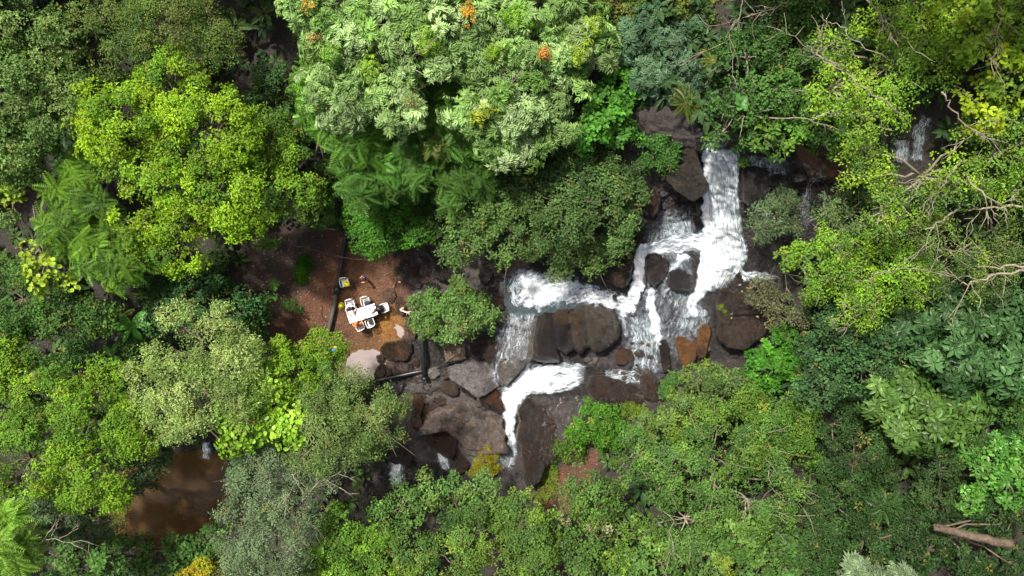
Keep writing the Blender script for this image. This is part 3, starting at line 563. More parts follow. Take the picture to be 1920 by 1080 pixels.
 ([(765,712),(790,714),(796,735),(778,738),(764,728)], .3, (.38,.36,.36), 'pale grey rock under the end of the upright pipe', 'slab', {}),
 ([(725,716),(748,712),(758,722),(750,738),(728,735)], .3, (.38,.36,.36), 'pale grey rock below the long black pipe', 'slab', {}),
 ([(803,692),(824,686),(832,694),(815,712),(802,706)], .25, (.38,.36,.36), 'pale grey rock right of the crossing pipes', 'slab', {}),
 ([(1148,553),(1157,549),(1161,560),(1155,566),(1148,562)], .5, (.03,.022,.022), 'tiny dark stone poking through the white rapids', 'dome', {}),
 ([(1100,688),(1140,684),(1150,700),(1120,706),(1102,700)], .25, (.06,.055,.062), 'low dark grey rock at the head of the lower fall', 'slab', dict(wet=.8)),
 ([(936,704),(948,688),(958,690),(962,702),(950,716),(938,722)], .3, (.06,.05,.042), 'dark brown rock between the grey slab and the lower fall', 'slab', dict(wet=.7)),
]
for i, (ol, h, col, lab, kd, kw) in enumerate(ROCKS):
    wm = (.5, .45, .38) if max(col) < .2 else (.44, .42, .4)
    col = tuple(m_ * v for m_, v in zip(wm, col)); kw = dict(kw)
    if 'col2' in kw: kw['col2'] = tuple(m_ * v for m_, v in zip(wm, kw['col2']))
    kw['wet'] = min(.95, kw.get('wet', .5) + .2)
    boulder(ol, h, col, lab, kd, seed=i, cat='rock' if kd == 'slab' else 'boulder', name='rock_slab' if kd == 'slab' else 'boulder', **kw)
# rubble too small to pick apart
def rubble():
    Vs = []; Cs = []; Fs = []; n = 0; r_ = np.random.default_rng(5)
    areas = [((760,695),(835,770),120), ((775,470),(960,600),110), ((700,690),(800,735),50), ((1190,330),(1320,420),50), ((940,560),(1000,600),10), ((1180,640),(1340,720),40), ((780,750),(960,880),60), ((1100,640),(1200,720),30)]
    for (x0, y0), (x1, y1), m in areas:
        for _ in range(m):
            px, py = r_.uniform(x0, x1), r_.uniform(y0, y1); s = r_.uniform(.06, .22)
            th = np.arange(7) / 7 * 6.283 + r_.uniform(0, 6); ax = s * r_.uniform(.7, 1.4); b = P(px, py, gz(px, py))
            rings = []
            for f, zz in ((1.0, -.3), (1.0, .35), (.6, .8)):
                rr = ax * f * (1 + r_.uniform(-.15, .15, 7)); rings.append(np.stack([rr*np.cos(th), rr*np.sin(th)*.75, np.full(7, s*zz*.9)], 1))
            Vv = np.vstack(rings + [np.array([[0, 0, s * .85]])]) + b; Ff = []
            for q in range(2):
                for j in range(7): a = q*7+j; b_ = q*7+(j+1) % 7; Ff += [(a, b_, b_+7), (a, b_+7, a+7)]
            Ff += [(14+j, 14+(j+1) % 7, 21) for j in range(7)]
            Vs.append(Vv); Fs.append(np.array(Ff) + n); n += 22
            c = np.array([(.05,.036,.03), (.1,.07,.05), (.15,.13,.125), (.06,.055,.06)][r_.integers(4)]) * r_.uniform(.7, 1.2); Cs.append(np.tile(c, (22, 1)))
    o = link('rubble', mesh_np('rubble', np.vstack(Vs), np.vstack(Fs), M_ROCK, False, np.vstack(Cs), {'wet': np.full(n, .5)})); tag(o, 'loose small stones filling gaps between the boulders', 'rubble', kind='stuff')
rubble()

# ------------------------------------------------------------------ foliage
def leaf_v(base, d, nrm, L, W, droop=.15, broad=False):
    """a single leaf: vertices and faces"""
    d = d / np.linalg.norm(d); s = np.cross(d, nrm); s /= np.linalg.norm(s) + 1e-9; n = np.cross(s, d)
    if not broad:
        V = [base, base + d*L*.45 + s*W*.5 + n*W*.16, base + d*L - n*L*droop, base + d*L*.45 - s*W*.5 + n*W*.16]
        return V, [(0, 1, 2), (0, 2, 3)]
    V = [base, base + d*L*.3 + s*W*.42 + n*W*.1, base + d*L*.3 - s*W*.42 + n*W*.1, base + d*L*.7 + s*W*.4 + n*(W*.08 - L*droop*.4), base + d*L*.7 - s*W*.4 + n*(W*.08 - L*droop*.4), base + d*L - n*L*droop, base + d*L*.5 - n*L*droop*.12 - n * W * .05]
    return V, [(0, 1, 6), (0, 6, 2), (1, 3, 6), (6, 4, 2), (3, 5, 6), (6, 5, 4)]
def frame_dir(a, e): return np.array([math.cos(a)*math.cos(e), math.sin(a)*math.cos(e), math.sin(e)])
def tpl(kind, r_):
    """a sprig in local space, axis +Z: (V, F, per-vertex tint)"""
    Vs, Fs, T = [], [], []
    def put(b, d, n, L, W, dr=.15, br=False, t=None):
        v, f = leaf_v(np.asarray(b, float), d, n, L, W, dr, br); k = len(Vs); Vs.extend(v); Fs.extend([tuple(i + k for i in q) for q in f]); T.extend([r_.normal(0, 1) if t is None else t] * len(v))
    Zv = np.array([0, 0, 1.0])
    if kind in ('small', 'fine', 'airy', 'round'):
        n, L, W, R = {'small': (13, .14, .078, .2), 'fine': (14, .125, .05, .24), 'airy': (9, .12, .07, .28), 'round': (10, .15, .12, .22)}[kind]
        for i in range(n):
            a = r_.uniform(0, 6.28); e = r_.uniform(-.35, 1.0); rr = R * r_.uniform(.1, 1); b = frame_dir(a, e) * rr + np.array([0, 0, -.05])
            put(b, frame_dir(a + r_.normal(0, .6), r_.uniform(-.5, .5)), Zv + r_.normal(0, .45, 3), L * r_.uniform(.7, 1.25), W * r_.uniform(.8, 1.2), .1)
    elif kind == 'palmate':
        for i in range(6):
            a = i / 6 * 6.283 + r_.normal(0, .45); e0 = r_.uniform(-.2, .8); R = r_.uniform(.26, .55); p = np.zeros(3); dr = frame_dir(a, e0)
            nl = 3
            for j in range(nl):
                f = (j + 1) / nl; p = frame_dir(a, e0) * R * f * .8 - Zv * .16 * f * f
                for sgn in (-1, 1):
                    put(p, frame_dir(a + sgn * (1.05 - .5 * f) + r_.normal(0, .15), r_.uniform(-.5, .1)), Zv + r_.normal(0, .25, 3), .31 * (1 - .25 * abs(f - .5)) * r_.uniform(.85, 1.15), .1, .22)
            put(p, frame_dir(a, -.3), Zv, .33, .1, .22)
    elif kind == 'feather':
        for i in range(5):
            a = i / 5 * 6.283 + r_.normal(0, .3); e0 = r_.uniform(.1, .5); R = r_.uniform(.75, 1.0); nl = 12
            for j in range(nl):
                f = (j + .7) / nl; p = frame_dir(a, e0) * R * f - Zv * .42 * R * f * f; ll = .2 * math.sin(math.pi * (.12 + .82 * f)) + .04
                for sgn in (-1, 1): put(p, frame_dir(a + sgn * 1.15, -.15), Zv, ll * r_.uniform(.9, 1.1), .055, .15)
    elif kind == 'broad':
        n = 8
        for i in range(n):
            a = i / n * 6.283 + r_.normal(0, .2); put(frame_dir(a, .3) * .06, frame_dir(a, r_.uniform(-.25, .4)), Zv + r_.normal(0, .15, 3), .4 * r_.uniform(.75, 1.15), .17 * r_.uniform(.85, 1.15), .25, True)
    elif kind == 'obovate':
        for i in range(8):
            a = i / 8 * 6.283 + r_.normal(0, .3); put(frame_dir(a, .5) * .05, frame_dir(a, r_.uniform(-.1, .7)), Zv + r_.normal(0, .2, 3), .23 * r_.uniform(.75, 1.2), .13, .18, True)
    elif kind == 'heart':
        for i in range(7):
            a = r_.uniform(0, 6.28); put(frame_dir(a, r_.uniform(-.2, .7)) * r_.uniform(.05, .3), frame_dir(r_.uniform(0, 6.28), -.2), Zv + r_.normal(0, .3, 3), .24 * r_.uniform(.7, 1.2), .22, .12, True)
    elif kind == 'grass':
        for i in range(14):
            a = r_.uniform(0, 6.28); put(frame_dir(a, 0) * .05, frame_dir(a, r_.uniform(.3, 1.3)), frame_dir(a + 3.14, .3), .3 * r_.uniform(.6, 1.3), .025, .3)
    return np.array(Vs), np.array(Fs), np.array(T)
_tr = np.random.default_rng(11)
TPL = {k: [tpl(k, _tr) for _ in range(6)] for k in ('small', 'fine', 'airy', 'round', 'palmate', 'feather', 'broad', 'obovate', 'heart', 'grass')}
# spacing of sprigs: sprigs per square metre of crown surface
DENS = dict((k_, v_ * .74) for k_, v_ in dict(small=21, fine=20, airy=20, round=15, palmate=4.2, feather=3.6, broad=8, obovate=12, heart=9, grass=23).items())
TRI = [0]
def foliage(kind, pos, axis, scale, cols, r_, jitter=.13):
    """instances sprigs into one vertex soup. cols (n,3) per sprig"""
    n = len(pos); ti = r_.integers(0, 6, n); VV, FF, CC = [], [], []; off = 0
    A = axis / (np.linalg.norm(axis, axis=1)[:, None] + 1e-9); ref = r_.normal(size=(n, 3)); X = np.cross(ref, A); X /= np.linalg.norm(X, axis=1)[:, None] + 1e-9; Y = np.cross(A, X)
    for k in range(6):
        m = np.where(ti == k)[0]
        if not len(m): continue
        V, F, T = TPL[kind][k]
        W = (V[None, :, 0, None] * X[m][:, None] + V[None, :, 1, None] * Y[m][:, None] + V[None, :, 2, None] * A[m][:, None]) * scale[m][:, None, None] + pos[m][:, None]
        c = cols[m][:, None] * np.exp(jitter * T[None, :, None] + .08 * r_.normal(size=(len(m), 1, 1)))
        nV = len(V); FF.append((F[None] + (np.arange(len(m)) * nV)[:, None, None] + off).reshape(-1, 3)); VV.append(W.reshape(-1, 3)); CC.append(np.broadcast_to(c, (len(m), nV, 3)).reshape(-1, 3)); off += len(m) * nV
    V = np.concatenate(VV); F = np.concatenate(FF); C = np.clip(np.concatenate(CC), 0, .95); TRI[0] += len(F); return V, F, C

def limb_path(a, b, r_, sag=.15, n=6):
    t = np.linspace(0, 1, n)[:, None]; p = a * (1 - t) + b * t; L = np.linalg.norm(b - a)
    p = p + r_.normal(0, .04 * L, (n, 3)) * np.sin(t * math.pi); p[:, 2] += (sag * L * np.sin(t * math.pi) * .5)[:, 0]; return p

def tree(label, lobes, z, sp, cols, gap=.1, rc=1.0, dens=1.0, bark=None, scale=1.0, flat_=.75, name='tree', cat='tree', mat=None, twigs=0, accents=(), branches=(), trunk=True, lean=.85, group=None, seed=0):
    """lobes: (px, py, r_px[, dz]) traced on the photo; z = height of lobe centres above the datum"""
    r_ = np.random.default_rng(int(lobes[0][0] * 3 + lobes[0][1] * 11 + seed + 100))
    Lb = []
    for l in lobes:
        zz = z + (l[3] if len(l) > 3 else r_.uniform(-.5, .5)); c = P(l[0], l[1], zz); R = l[2] / S * (H - zz) / H; Lb.append((c, R))
    cl = []                                   # clumps (centre, radius, outward dir)
    for li, (c, R) in enumerate(Lb):
        rcl = min(rc, R * .6); n = max(4, int(3.4 * (R / rcl) ** 2))
        for i in range(n):
            zc = 1 - (i + .5) / n * 1.12; a = i * 2.39996 + r_.normal(0, .25); s = math.sqrt(max(0, 1 - zc * zc)); d = np.array([s * math.cos(a), s * math.sin(a), zc])
            if r_.random() < gap * 1.5: continue
            rr = (R - rcl * .5) * r_.uniform(.66, 1.1) * (1 + .12 * perlin(d[0]*2 + c[0], d[1]*2 + c[1], 3.0))
            q = c + d * np.array([1, 1, flat_]) * rr
            if any(np.linalg.norm((q - c2) / np.array([1, 1, flat_])) < R2 * .68 for k2, (c2, R2) in enumerate(Lb) if k2 != li): continue
            cl.append((q, rcl * r_.uniform(.6, 1.15), d))
    pos, ax, cc = [], [], []; pal = np.array(cols, float).reshape(-1, 3)
    for q, rr, d in cl:
        ns = max(3, int(DENS[sp] * dens * 3.3 * rr * rr / scale ** 1.6)); u = r_.normal(size=(ns, 3)) + d * .9 + np.array([0, 0, .7]); u /= np.linalg.norm(u, axis=1)[:, None]
        lump = 1 + .28 * perlin(u[:, 0] * 1.7 + q[0] * 3, u[:, 1] * 1.7 + q[1] * 3, u[:, 2] * 1.7)
        shoot = np.where(r_.random(ns) < .14, r_.uniform(1.05, 1.5, ns), 1.0); p = q + u * np.array([1, 1, .72]) * rr * (r_.uniform(.6, 1.04, ns) * lump * shoot)[:, None]; pos.append(p); ax.append(u + np.array([0, 0, .55]) + r_.normal(0, .25, (ns, 3)))
        if len(pal) > 1:
            w0 = r_.dirichlet(np.full(len(pal), .45)); bc = (w0[:, None] * pal).sum(0)
        else: bc = pal[0]
        ck = bc * r_.uniform(.8, 1.25) * r_.lognormal(0, .16, (ns, 1)); odd = r_.random((ns, 1)) < (.03 if sp in ('small', 'fine', 'airy', 'round') else 0); cc.append(np.where(odd, ck * .5 + np.array([.16, .13, .03]), ck))
    # shaded inner foliage, so that the crown is not a hollow shell
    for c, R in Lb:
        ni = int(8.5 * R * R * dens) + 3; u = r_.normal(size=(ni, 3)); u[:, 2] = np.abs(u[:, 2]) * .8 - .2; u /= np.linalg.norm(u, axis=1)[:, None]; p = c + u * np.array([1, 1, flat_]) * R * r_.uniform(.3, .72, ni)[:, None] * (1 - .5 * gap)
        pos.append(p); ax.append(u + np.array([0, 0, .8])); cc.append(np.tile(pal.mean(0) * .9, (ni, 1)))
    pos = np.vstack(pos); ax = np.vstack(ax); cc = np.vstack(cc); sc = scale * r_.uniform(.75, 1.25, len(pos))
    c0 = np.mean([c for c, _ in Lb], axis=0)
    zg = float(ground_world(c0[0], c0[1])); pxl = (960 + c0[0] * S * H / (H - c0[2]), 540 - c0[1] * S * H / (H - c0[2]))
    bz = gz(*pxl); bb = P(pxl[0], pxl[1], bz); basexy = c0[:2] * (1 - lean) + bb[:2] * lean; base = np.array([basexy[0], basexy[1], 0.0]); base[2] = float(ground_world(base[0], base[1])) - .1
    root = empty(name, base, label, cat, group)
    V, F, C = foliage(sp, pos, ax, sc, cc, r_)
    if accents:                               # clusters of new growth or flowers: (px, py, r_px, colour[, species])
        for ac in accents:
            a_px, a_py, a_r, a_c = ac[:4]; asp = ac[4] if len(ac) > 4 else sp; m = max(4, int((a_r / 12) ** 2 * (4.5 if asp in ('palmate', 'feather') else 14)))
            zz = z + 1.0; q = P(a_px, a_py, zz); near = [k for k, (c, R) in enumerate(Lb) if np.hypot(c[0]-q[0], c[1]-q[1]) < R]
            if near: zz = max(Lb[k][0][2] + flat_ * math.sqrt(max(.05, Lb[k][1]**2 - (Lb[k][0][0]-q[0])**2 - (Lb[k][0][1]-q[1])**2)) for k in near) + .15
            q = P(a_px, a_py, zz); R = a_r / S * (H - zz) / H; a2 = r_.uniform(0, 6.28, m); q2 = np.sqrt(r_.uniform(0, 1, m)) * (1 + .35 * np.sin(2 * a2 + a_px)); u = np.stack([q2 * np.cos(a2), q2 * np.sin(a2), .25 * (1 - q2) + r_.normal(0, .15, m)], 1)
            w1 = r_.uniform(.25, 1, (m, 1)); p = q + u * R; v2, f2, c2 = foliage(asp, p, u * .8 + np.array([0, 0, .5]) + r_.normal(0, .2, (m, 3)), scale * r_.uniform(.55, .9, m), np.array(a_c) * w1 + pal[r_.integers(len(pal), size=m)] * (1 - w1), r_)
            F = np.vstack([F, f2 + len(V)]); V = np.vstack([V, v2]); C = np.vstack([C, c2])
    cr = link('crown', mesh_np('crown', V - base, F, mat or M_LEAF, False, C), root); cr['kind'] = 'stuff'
    bark = bark or M_BARK
    if trunk:
        h = max(.5, c0[2] - base[2]); r0 = .05 + .022 * h; mb = MB(); O = np.zeros(3); top = c0 - base - np.array([0, 0, .15 * h])
        mb.tube(limb_path(O, top, r_, 0, 8), np.linspace(r0 * 1.25, r0 * .6, 8), 9)
        for c, R in Lb: mb.tube(limb_path(top * .8, c - base, r_), np.linspace(r0 * .5, .04, 6), 6)
        mb.build('trunk', bark, root, True)
        mb = MB(); cnt = 0
        for q, rr, d in cl:
            j = int(np.argmin([np.linalg.norm(q - c) for c, _ in Lb])); a = Lb[j][0] - base; b = q - base
            mb.tube(limb_path(a, b, r_, .1, 5), np.linspace(.05, .018, 5), 5, False); cnt += 1
            for _ in range(twigs):
                e = b + (r_.normal(size=3) * .7 + d + np.array([0, 0, .3])) * rr * .8; mb.tube(limb_path(b * .8 + a * .2, e, r_, .2, 4), np.linspace(.022, .008, 4), 4, False)
        if cnt: mb.build('branches', bark, root, True)['kind'] = 'stuff'
    for br in branches:                       # single visible boughs: ([(px,py,z)...], r0, r1)
        pts, ra, rb = br[0], br[1] * .45, br[2] * .45; pp = smooth_line([P(*p) - base for p in pts], max(8, len(pts) * 4)); pp = pp + .05 * r_.normal(size=pp.shape); mb = MB(); n = len(pp)
        mb.tube(pp, np.linspace(ra, rb, n), 8); nside = br[3] if len(br) > 3 else 5
        for _ in range(nside):
            i = r_.integers(n // 4, n - 1); dd = pp[min(i+1, n-1)] - pp[i-1]; dd /= np.linalg.norm(dd); dd = dd + r_.normal(0, .7, 3); dd[2] = abs(dd[2]) * .3; ln = r_.uniform(.6, 1.8)
            e = pp[i] + dd / np.linalg.norm(dd) * ln; pth = limb_path(pp[i], e, r_, .1, 5); mb.tube(pth, np.linspace(ra * .35, .012, 5), 5)
            for _ in range(3):
                k2 = r_.integers(2, 5); e2 = pth[k2] + (dd / np.linalg.norm(dd) + r_.normal(0, .6, 3)) * ln * .4; mb.tube(limb_path(pth[k2], e2, r_, .1, 4), np.linspace(.018, .007, 4), 4)
        mb.build('branch', br[4] if len(br) > 4 else M_BARK_PALE, root, True)
    return root

# palettes (base colours)
YG = [(.29,.42,.02), (.17,.32,.02), (.085,.19,.022), (.22,.36,.02)]         # yellow green
OLV = [(.12,.2,.035), (.08,.15,.03), (.15,.2,.05)]
GGR = [(.13,.23,.055), (.085,.17,.035), (.19,.28,.08)]      # grey green
MID = [(.09,.19,.025), (.06,.13,.02), (.14,.24,.03)]
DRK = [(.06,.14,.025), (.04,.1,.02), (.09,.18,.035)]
BLU = [(.055,.14,.04), (.04,.1,.03)]
BRT = [(.1,.25,.012), (.14,.28,.02)]
PAL = [(.33,.41,.14), (.25,.35,.1), (.17,.27,.06)]
WHT = [(.43,.53,.29), (.33,.45,.2), (.24,.38,.11), (.17,.31,.06), (.09,.2,.03), (.2,.32,.09)]
LIM = [(.27,.42,.03), (.2,.35,.03), (.13,.26,.03)]

T = tree
T('grey-green small-leaved tree at the left edge above the round yellow-green crown', [(50,175,95),(25,60,80),(90,90,66),(10,260,66),(100,165,50)], 7.5, 'small', GGR, .12, twigs=1)
T('olive fine-leaved tree with drooping sprays across the top left', [(250,55,88),(335,45,78),(400,95,55),(200,15,60),(300,105,55)], 7, 'fine', OLV, .14)
T('large rounded yellow-green tree like a cauliflower head, left of the clearing', [(330,180,90),(235,245,95),(400,255,100),(300,350,100),(405,370,90),(345,455,60),(265,420,55),(320,290,85)], 7, 'small', YG, .13, .9)
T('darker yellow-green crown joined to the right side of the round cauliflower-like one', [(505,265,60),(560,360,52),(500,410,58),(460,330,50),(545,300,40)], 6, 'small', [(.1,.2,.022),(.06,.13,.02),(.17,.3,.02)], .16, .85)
T('bright feathery tree of fern-like fronds below the round yellow-green crown', [(140,390,55),(195,465,58),(120,445,38),(240,500,42),(150,330,30)], 6, 'feather', [(.16,.3,.03),(.1,.2,.035)], .05, .7)
T('sapling with loose lime green lobed leaves at the left edge', [(80,515,40),(115,535,35),(60,480,26),(20,370,25)], 5.5, 'heart', [(.26,.36,.03)], .35, .5, .45, twigs=2, bark=M_BARK_PALE)
T('pale grey-green tree at the left edge beside the dark gap', [(30,330,58),(15,410,45),(70,290,40)], 5.5, 'small', GGR, .2, twigs=1)
T('dark green dense tree at the left edge, middle height of the photo', [(45,560,80),(110,615,78),(25,640,62),(170,600,45)], 4.5, 'small', DRK, .08)
T('bluish dark green tree between the pale olive crown and the clearing', [(325,565,48),(385,555,48),(445,590,45),(300,600,35)], 3.5, 'round', BLU, .1, .8)
T('small dark shrub at the lower left rim of the clearing', [(470,615,34),(490,575,26)], 2.4, 'small', DRK, .1, .6)
T('pale olive fine-leaved tree, the lightest crown at lower left', [(380,640,78),(315,705,72),(425,715,76),(335,765,58),(450,650,45),(370,720,80)], 7, 'fine', PAL, .08, .9, 1.15, mat=M_LEAF_MATT, twigs=1)
T('broad yellow-green tree filling the left edge below the middle', [(60,740,88),(150,790,95),(60,860,85),(215,725,58),(245,810,62),(170,890,75),(20,680,40)], 5.5, 'small', [(.17,.32,.02),(.085,.18,.022),(.12,.24,.02),(.2,.32,.02)], .15, .9)
T('dull green tree overhanging the muddy pool from the left', [(265,880,52),(100,965,62),(190,950,55),(300,860,30)], 3, 'small', [(.08,.13,.05),(.06,.11,.045)], .12, .8)
T('bright lime tree with rounded lobes below the picnic clearing', [(605,665,45),(540,690,55),(480,735,45),(580,710,50),(510,660,28)], 5.2, 'small', [(.18,.32,.02),(.12,.24,.02)], .06, .75)
T('climber with glossy heart-shaped bright leaves between pale olive and grey-green crowns', [(520,765,45),(450,810,42),(550,800,38),(500,720,40)], 5.8, 'heart', [(.16,.31,.02),(.22,.36,.03)], .1, .6, 1.2, mat=M_LEAF_GLOSSY, accents=[(480,797,5,(.75,.3,.05))])
T('grey-green tree left of the tall narrow rust boulder', [(640,735,68),(700,785,62),(620,815,78),(730,755,38),(680,825,42),(590,760,50)], 5.5, 'fine', GGR + [(.17,.23,.07)], .1, .9, 1.1, twigs=1)
T('silvery green tree hanging over the right bank of the muddy pool', [(500,895,75),(465,975,62),(560,945,68),(515,1035,72),(590,880,48),(450,1050,40)], 5, 'fine', [(.17,.24,.13),(.13,.19,.09)], .12, .85, 1.1, twigs=1,
  branches=[([(570,935,5.8),(600,905,6.3),(640,885,6.6)], .08, .03, 6), ([(545,890,6),(560,905,6.3),(580,912,6.2)], .05, .02, 3)])
T('pale lime leafy branch in the bottom left corner', [(15,1010,42),(35,1050,28),(5,975,22)], 7.5, 'feather', [(.2,.35,.05)], .25, .5, .8, branches=[([(-20,1075,7.6),(40,1040,7.8),(85,1012,7.6),(115,1010,7.5)], .09, .03, 5)], bark=M_BARK_PALE)
T('dark green shrubbery along the bottom left bank of the muddy pool', [(230,1045,62),(330,1050,55),(130,1045,50),(400,1010,32)], -.6, 'obovate', DRK + [(.07,.14,.03)], .1, .8)
T('small golden yellow bush at the bottom edge below the muddy pool', [(375,1068,26),(350,1080,20),(410,1078,18)], 1.2, 'small', [(.42,.34,.02),(.3,.33,.02)], .1, .5)
T('yellow-green shrub crown at the bottom edge right of the silvery tree', [(640,1010,55),(700,1045,55),(590,1065,45),(660,1070,50)], 3.5, 'small', LIM[1:] + MID[:2], .1, .8)
T('fresh green shrub crown under the two lowest cascades', [(805,920,40),(850,940,52),(755,950,48),(700,965,38),(900,920,36)], 1.5, 'round', [(.11,.22,.05),(.08,.17,.04),(.15,.25,.06)], .12, .85)
T('olive yellow-green tree at the bottom centre', [(900,1000,65),(980,985,55),(860,1060,55),(990,1050,58),(780,1040,50)], 4, 'small', [(.14,.24,.03),(.07,.15,.035),(.18,.27,.03),(.05,.11,.025)], .1, .8, twigs=1)
T('mixed green shrub crown below the red earth patch', [(1120,930,52),(1065,965,45),(1155,995,62),(1080,1050,58),(1180,1060,45)], 3, 'round', [(.08,.17,.035),(.15,.26,.03),(.06,.12,.03)], .12, .8, twigs=1, accents=[(1110,985,12,(.42,.4,.2)), (1060,975,9,(.5,.42,.25)), (1140,990,9,(.45,.42,.25))])
T('large twiggy green tree with yellow tips right of the bottom centre', [(1250,890,78),(1330,850,86),(1400,935,86),(1285,970,76),(1195,850,50),(1410,820,58),(1470,900,55)], 4.5, 'small', [(.09,.18,.035),(.14,.25,.035),(.05,.12,.022),(.07,.15,.04)], .2, .85, .9, twigs=2, bark=M_BARK_PALE,
  branches=[([(1440,880,5.5),(1450,920,5.2),(1490,935,5)], .05, .02, 4), ([(1235,950,5.3),(1260,975,5.3),(1250,1005,5)], .06, .02, 4)])
T('green crown with round leaves at the bottom edge right of centre', [(1330,1040,66),(1430,1040,66),(1240,1055,55),(1380,1000,45)], 4, 'obovate', [(.08,.17,.035),(.12,.21,.04)], .12, .8, accents=[(1420,1000,22,(.22,.32,.04)), (1360,1060,18,(.26,.3,.03))])
T('bright green dense shrub on the dark rock face right of the lowest chute', [(1125,795,44),(1095,800,30),(1150,815,32),(1110,770,22)], 1.6, 'small', [(.06,.17,.015),(.085,.21,.02)], .03, .55, 1.2, flat_=.85)
T('shaded green shrub at the lower right of the bright dense shrub', [(1075,840,26),(1040,845,22),(1090,830,18)], .5, 'small', [(.07,.14,.02),(.1,.16,.02)], .1, .45)
T('light green small-leaved tree below the upright dark boulder', [(1295,765,58),(1350,735,52),(1305,715,48),(1255,800,42),(1210,800,32)], 3.6, 'small', [(.12,.21,.03),(.17,.26,.03),(.1,.17,.05)], .1, .8, twigs=1)
T('vivid emerald shrub right below the dark cliff block', [(1440,690,40),(1465,640,36),(1420,735,34),(1480,700,34)], 3.5, 'obovate', [(.05,.17,.015),(.07,.21,.018)], .06, .65, 1.1)
T('mid green tree between vivid shrub and twiggy crown', [(1440,785,55),(1485,850,45),(1400,760,40),(1490,770,40)], 3.8, 'small', MID, .12, .8)
T('dark bluish green tree right of the vivid emerald shrub', [(1560,635,66),(1620,690,68),(1535,715,52),(1600,600,46),(1650,640,52)], 6, 'round', BLU + [(.06,.12,.04)], .08, .8)
T('dark broad-leaved tree with whorled leaves at the right edge', [(1760,600,76),(1840,640,78),(1780,680,60),(1890,560,62),(1900,690,50),(1700,620,40)], 7, 'broad', [(.045,.11,.03),(.06,.13,.04)], .06, .8, 1.1, mat=M_LEAF_GLOSSY)
T('olive broad-leaved tree with long drooping leaves below the dark whorled one', [(1690,745,60),(1720,800,56),(1790,760,52),(1650,730,42),(1780,800,38)], 6, 'broad', [(.055,.12,.022),(.08,.16,.028)], .06, .8, 1.1, mat=M_LEAF_GLOSSY)
T('glossy bright green shrub at the right edge above the fallen log', [(1850,870,44),(1890,905,46),(1820,930,30),(1880,840,36)], 5, 'obovate', [(.06,.18,.022),(.1,.23,.035)], .06, .65, 1.1, mat=M_LEAF_GLOSSY)
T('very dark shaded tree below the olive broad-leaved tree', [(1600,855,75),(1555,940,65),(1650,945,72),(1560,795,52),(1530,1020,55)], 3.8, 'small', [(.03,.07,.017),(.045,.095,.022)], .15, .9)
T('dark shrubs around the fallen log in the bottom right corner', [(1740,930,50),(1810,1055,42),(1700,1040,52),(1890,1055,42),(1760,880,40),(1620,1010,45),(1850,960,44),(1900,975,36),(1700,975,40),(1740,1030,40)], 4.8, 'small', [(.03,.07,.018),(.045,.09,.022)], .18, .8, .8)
T('silvery white leaved sprig at the bottom edge left of the log', [(1605,1072,20),(1690,1084,15),(1640,1088,16)], 6, 'palmate', [(.15,.21,.11)], .1, .5, .8)
T('great white-green rosette-leaved tree at the top centre', [(600,30,70),(650,85,85),(760,50,100),(880,70,100),(1000,80,100),(1095,95,55),(640,185,75),(745,195,55),(920,190,80),(1020,190,80),(950,270,52),(1000,250,60),(700,10,80),(960,0,80),(1080,30,60)], 9, 'palmate', WHT, .14, .95, 1.0, scale=.85,
  mat=M_LEAF_MATT, accents=[(878,25,20,(.75,.36,.03),'small'),(578,5,16,(.7,.4,.04),'small'),(1022,98,14,(.7,.25,.05),'small'),(585,72,13,(.45,.28,.1),'small'),(770,185,15,(.3,.24,.08),'small'),
   (795,72,26,(.25,.42,.03)),(695,130,22,(.27,.42,.03)),(970,30,26,(.22,.42,.03)),(1085,90,28,(.32,.44,.04)),(905,215,20,(.4,.45,.03)),(925,100,16,(.25,.4,.04)),(620,100,20,(.2,.4,.03)),(1110,50,18,(.3,.42,.03))],
  branches=[([(760,150,10.6),(752,128,10.9),(765,105,10.9)], .06, .03, 3), ([(940,210,10.4),(938,180,10.8)], .04, .02, 2)], bark=M_BARK_PALE)
T('bright green feathery tree on the left flank of the white-green tree', [(615,215,46),(655,245,46),(590,165,36),(640,130,34),(690,270,36)], 8, 'feather', [(.13,.29,.03),(.1,.22,.03)], .06, .65)
T('deep green shaded tree under the white-green rosettes', [(745,300,66),(860,320,56),(825,250,56),(680,330,46),(880,250,50),(840,170,46)], 6.8, 'feather', [(.07,.17,.03),(.11,.22,.04),(.08,.18,.03)], .08, .8, accents=[(690,285,26,(.22,.38,.03)), (820,280,18,(.16,.17,.05))])
T('green small tree just above the picnic clearing with dipping lobes', [(715,395,52),(705,440,40),(765,435,36),(670,405,30)], 3.6, 'small', [(.08,.23,.02),(.06,.17,.02)], .06, .65, 1.1)
T('mid green tree right of the clearing top, leaning over dark rocks', [(900,395,70),(868,455,42),(960,430,56),(925,335,56),(850,380,40)], 5, 'small', [(.09,.17,.045),(.12,.21,.05)], .1, .8, twigs=1)
T('full dark green tree left of the main waterfall', [(1080,325,86),(1145,375,72),(1060,410,66),(1165,300,52),(1165,430,42),(1010,350,50)], 6, 'small', [(.07,.135,.035),(.055,.11,.03),(.1,.17,.045)], .1, .85, twigs=1)
T('small-leaved branch hanging over the foaming plunge pool', [(1105,475,48),(1045,475,44),(1150,455,34),(1000,460,30),(1050,510,20)], 4, 'small', [(.09,.16,.05),(.12,.2,.05)], .14, .7, twigs=1)
T('bright green drooping tree between the white-green and bluish crowns', [(1145,190,52),(1110,235,46),(1180,150,40),(1160,245,36)], 7.5, 'obovate', [(.08,.24,.025),(.07,.18,.03)], .06, .7)
T('bluish grey-green tree at the top, above the two small palms', [(1240,115,72),(1290,70,52),(1200,60,55),(1285,150,40)], 8.2, 'palmate', [(.09,.17,.09),(.12,.2,.11)], .08, .8, 1.0, scale=.75)
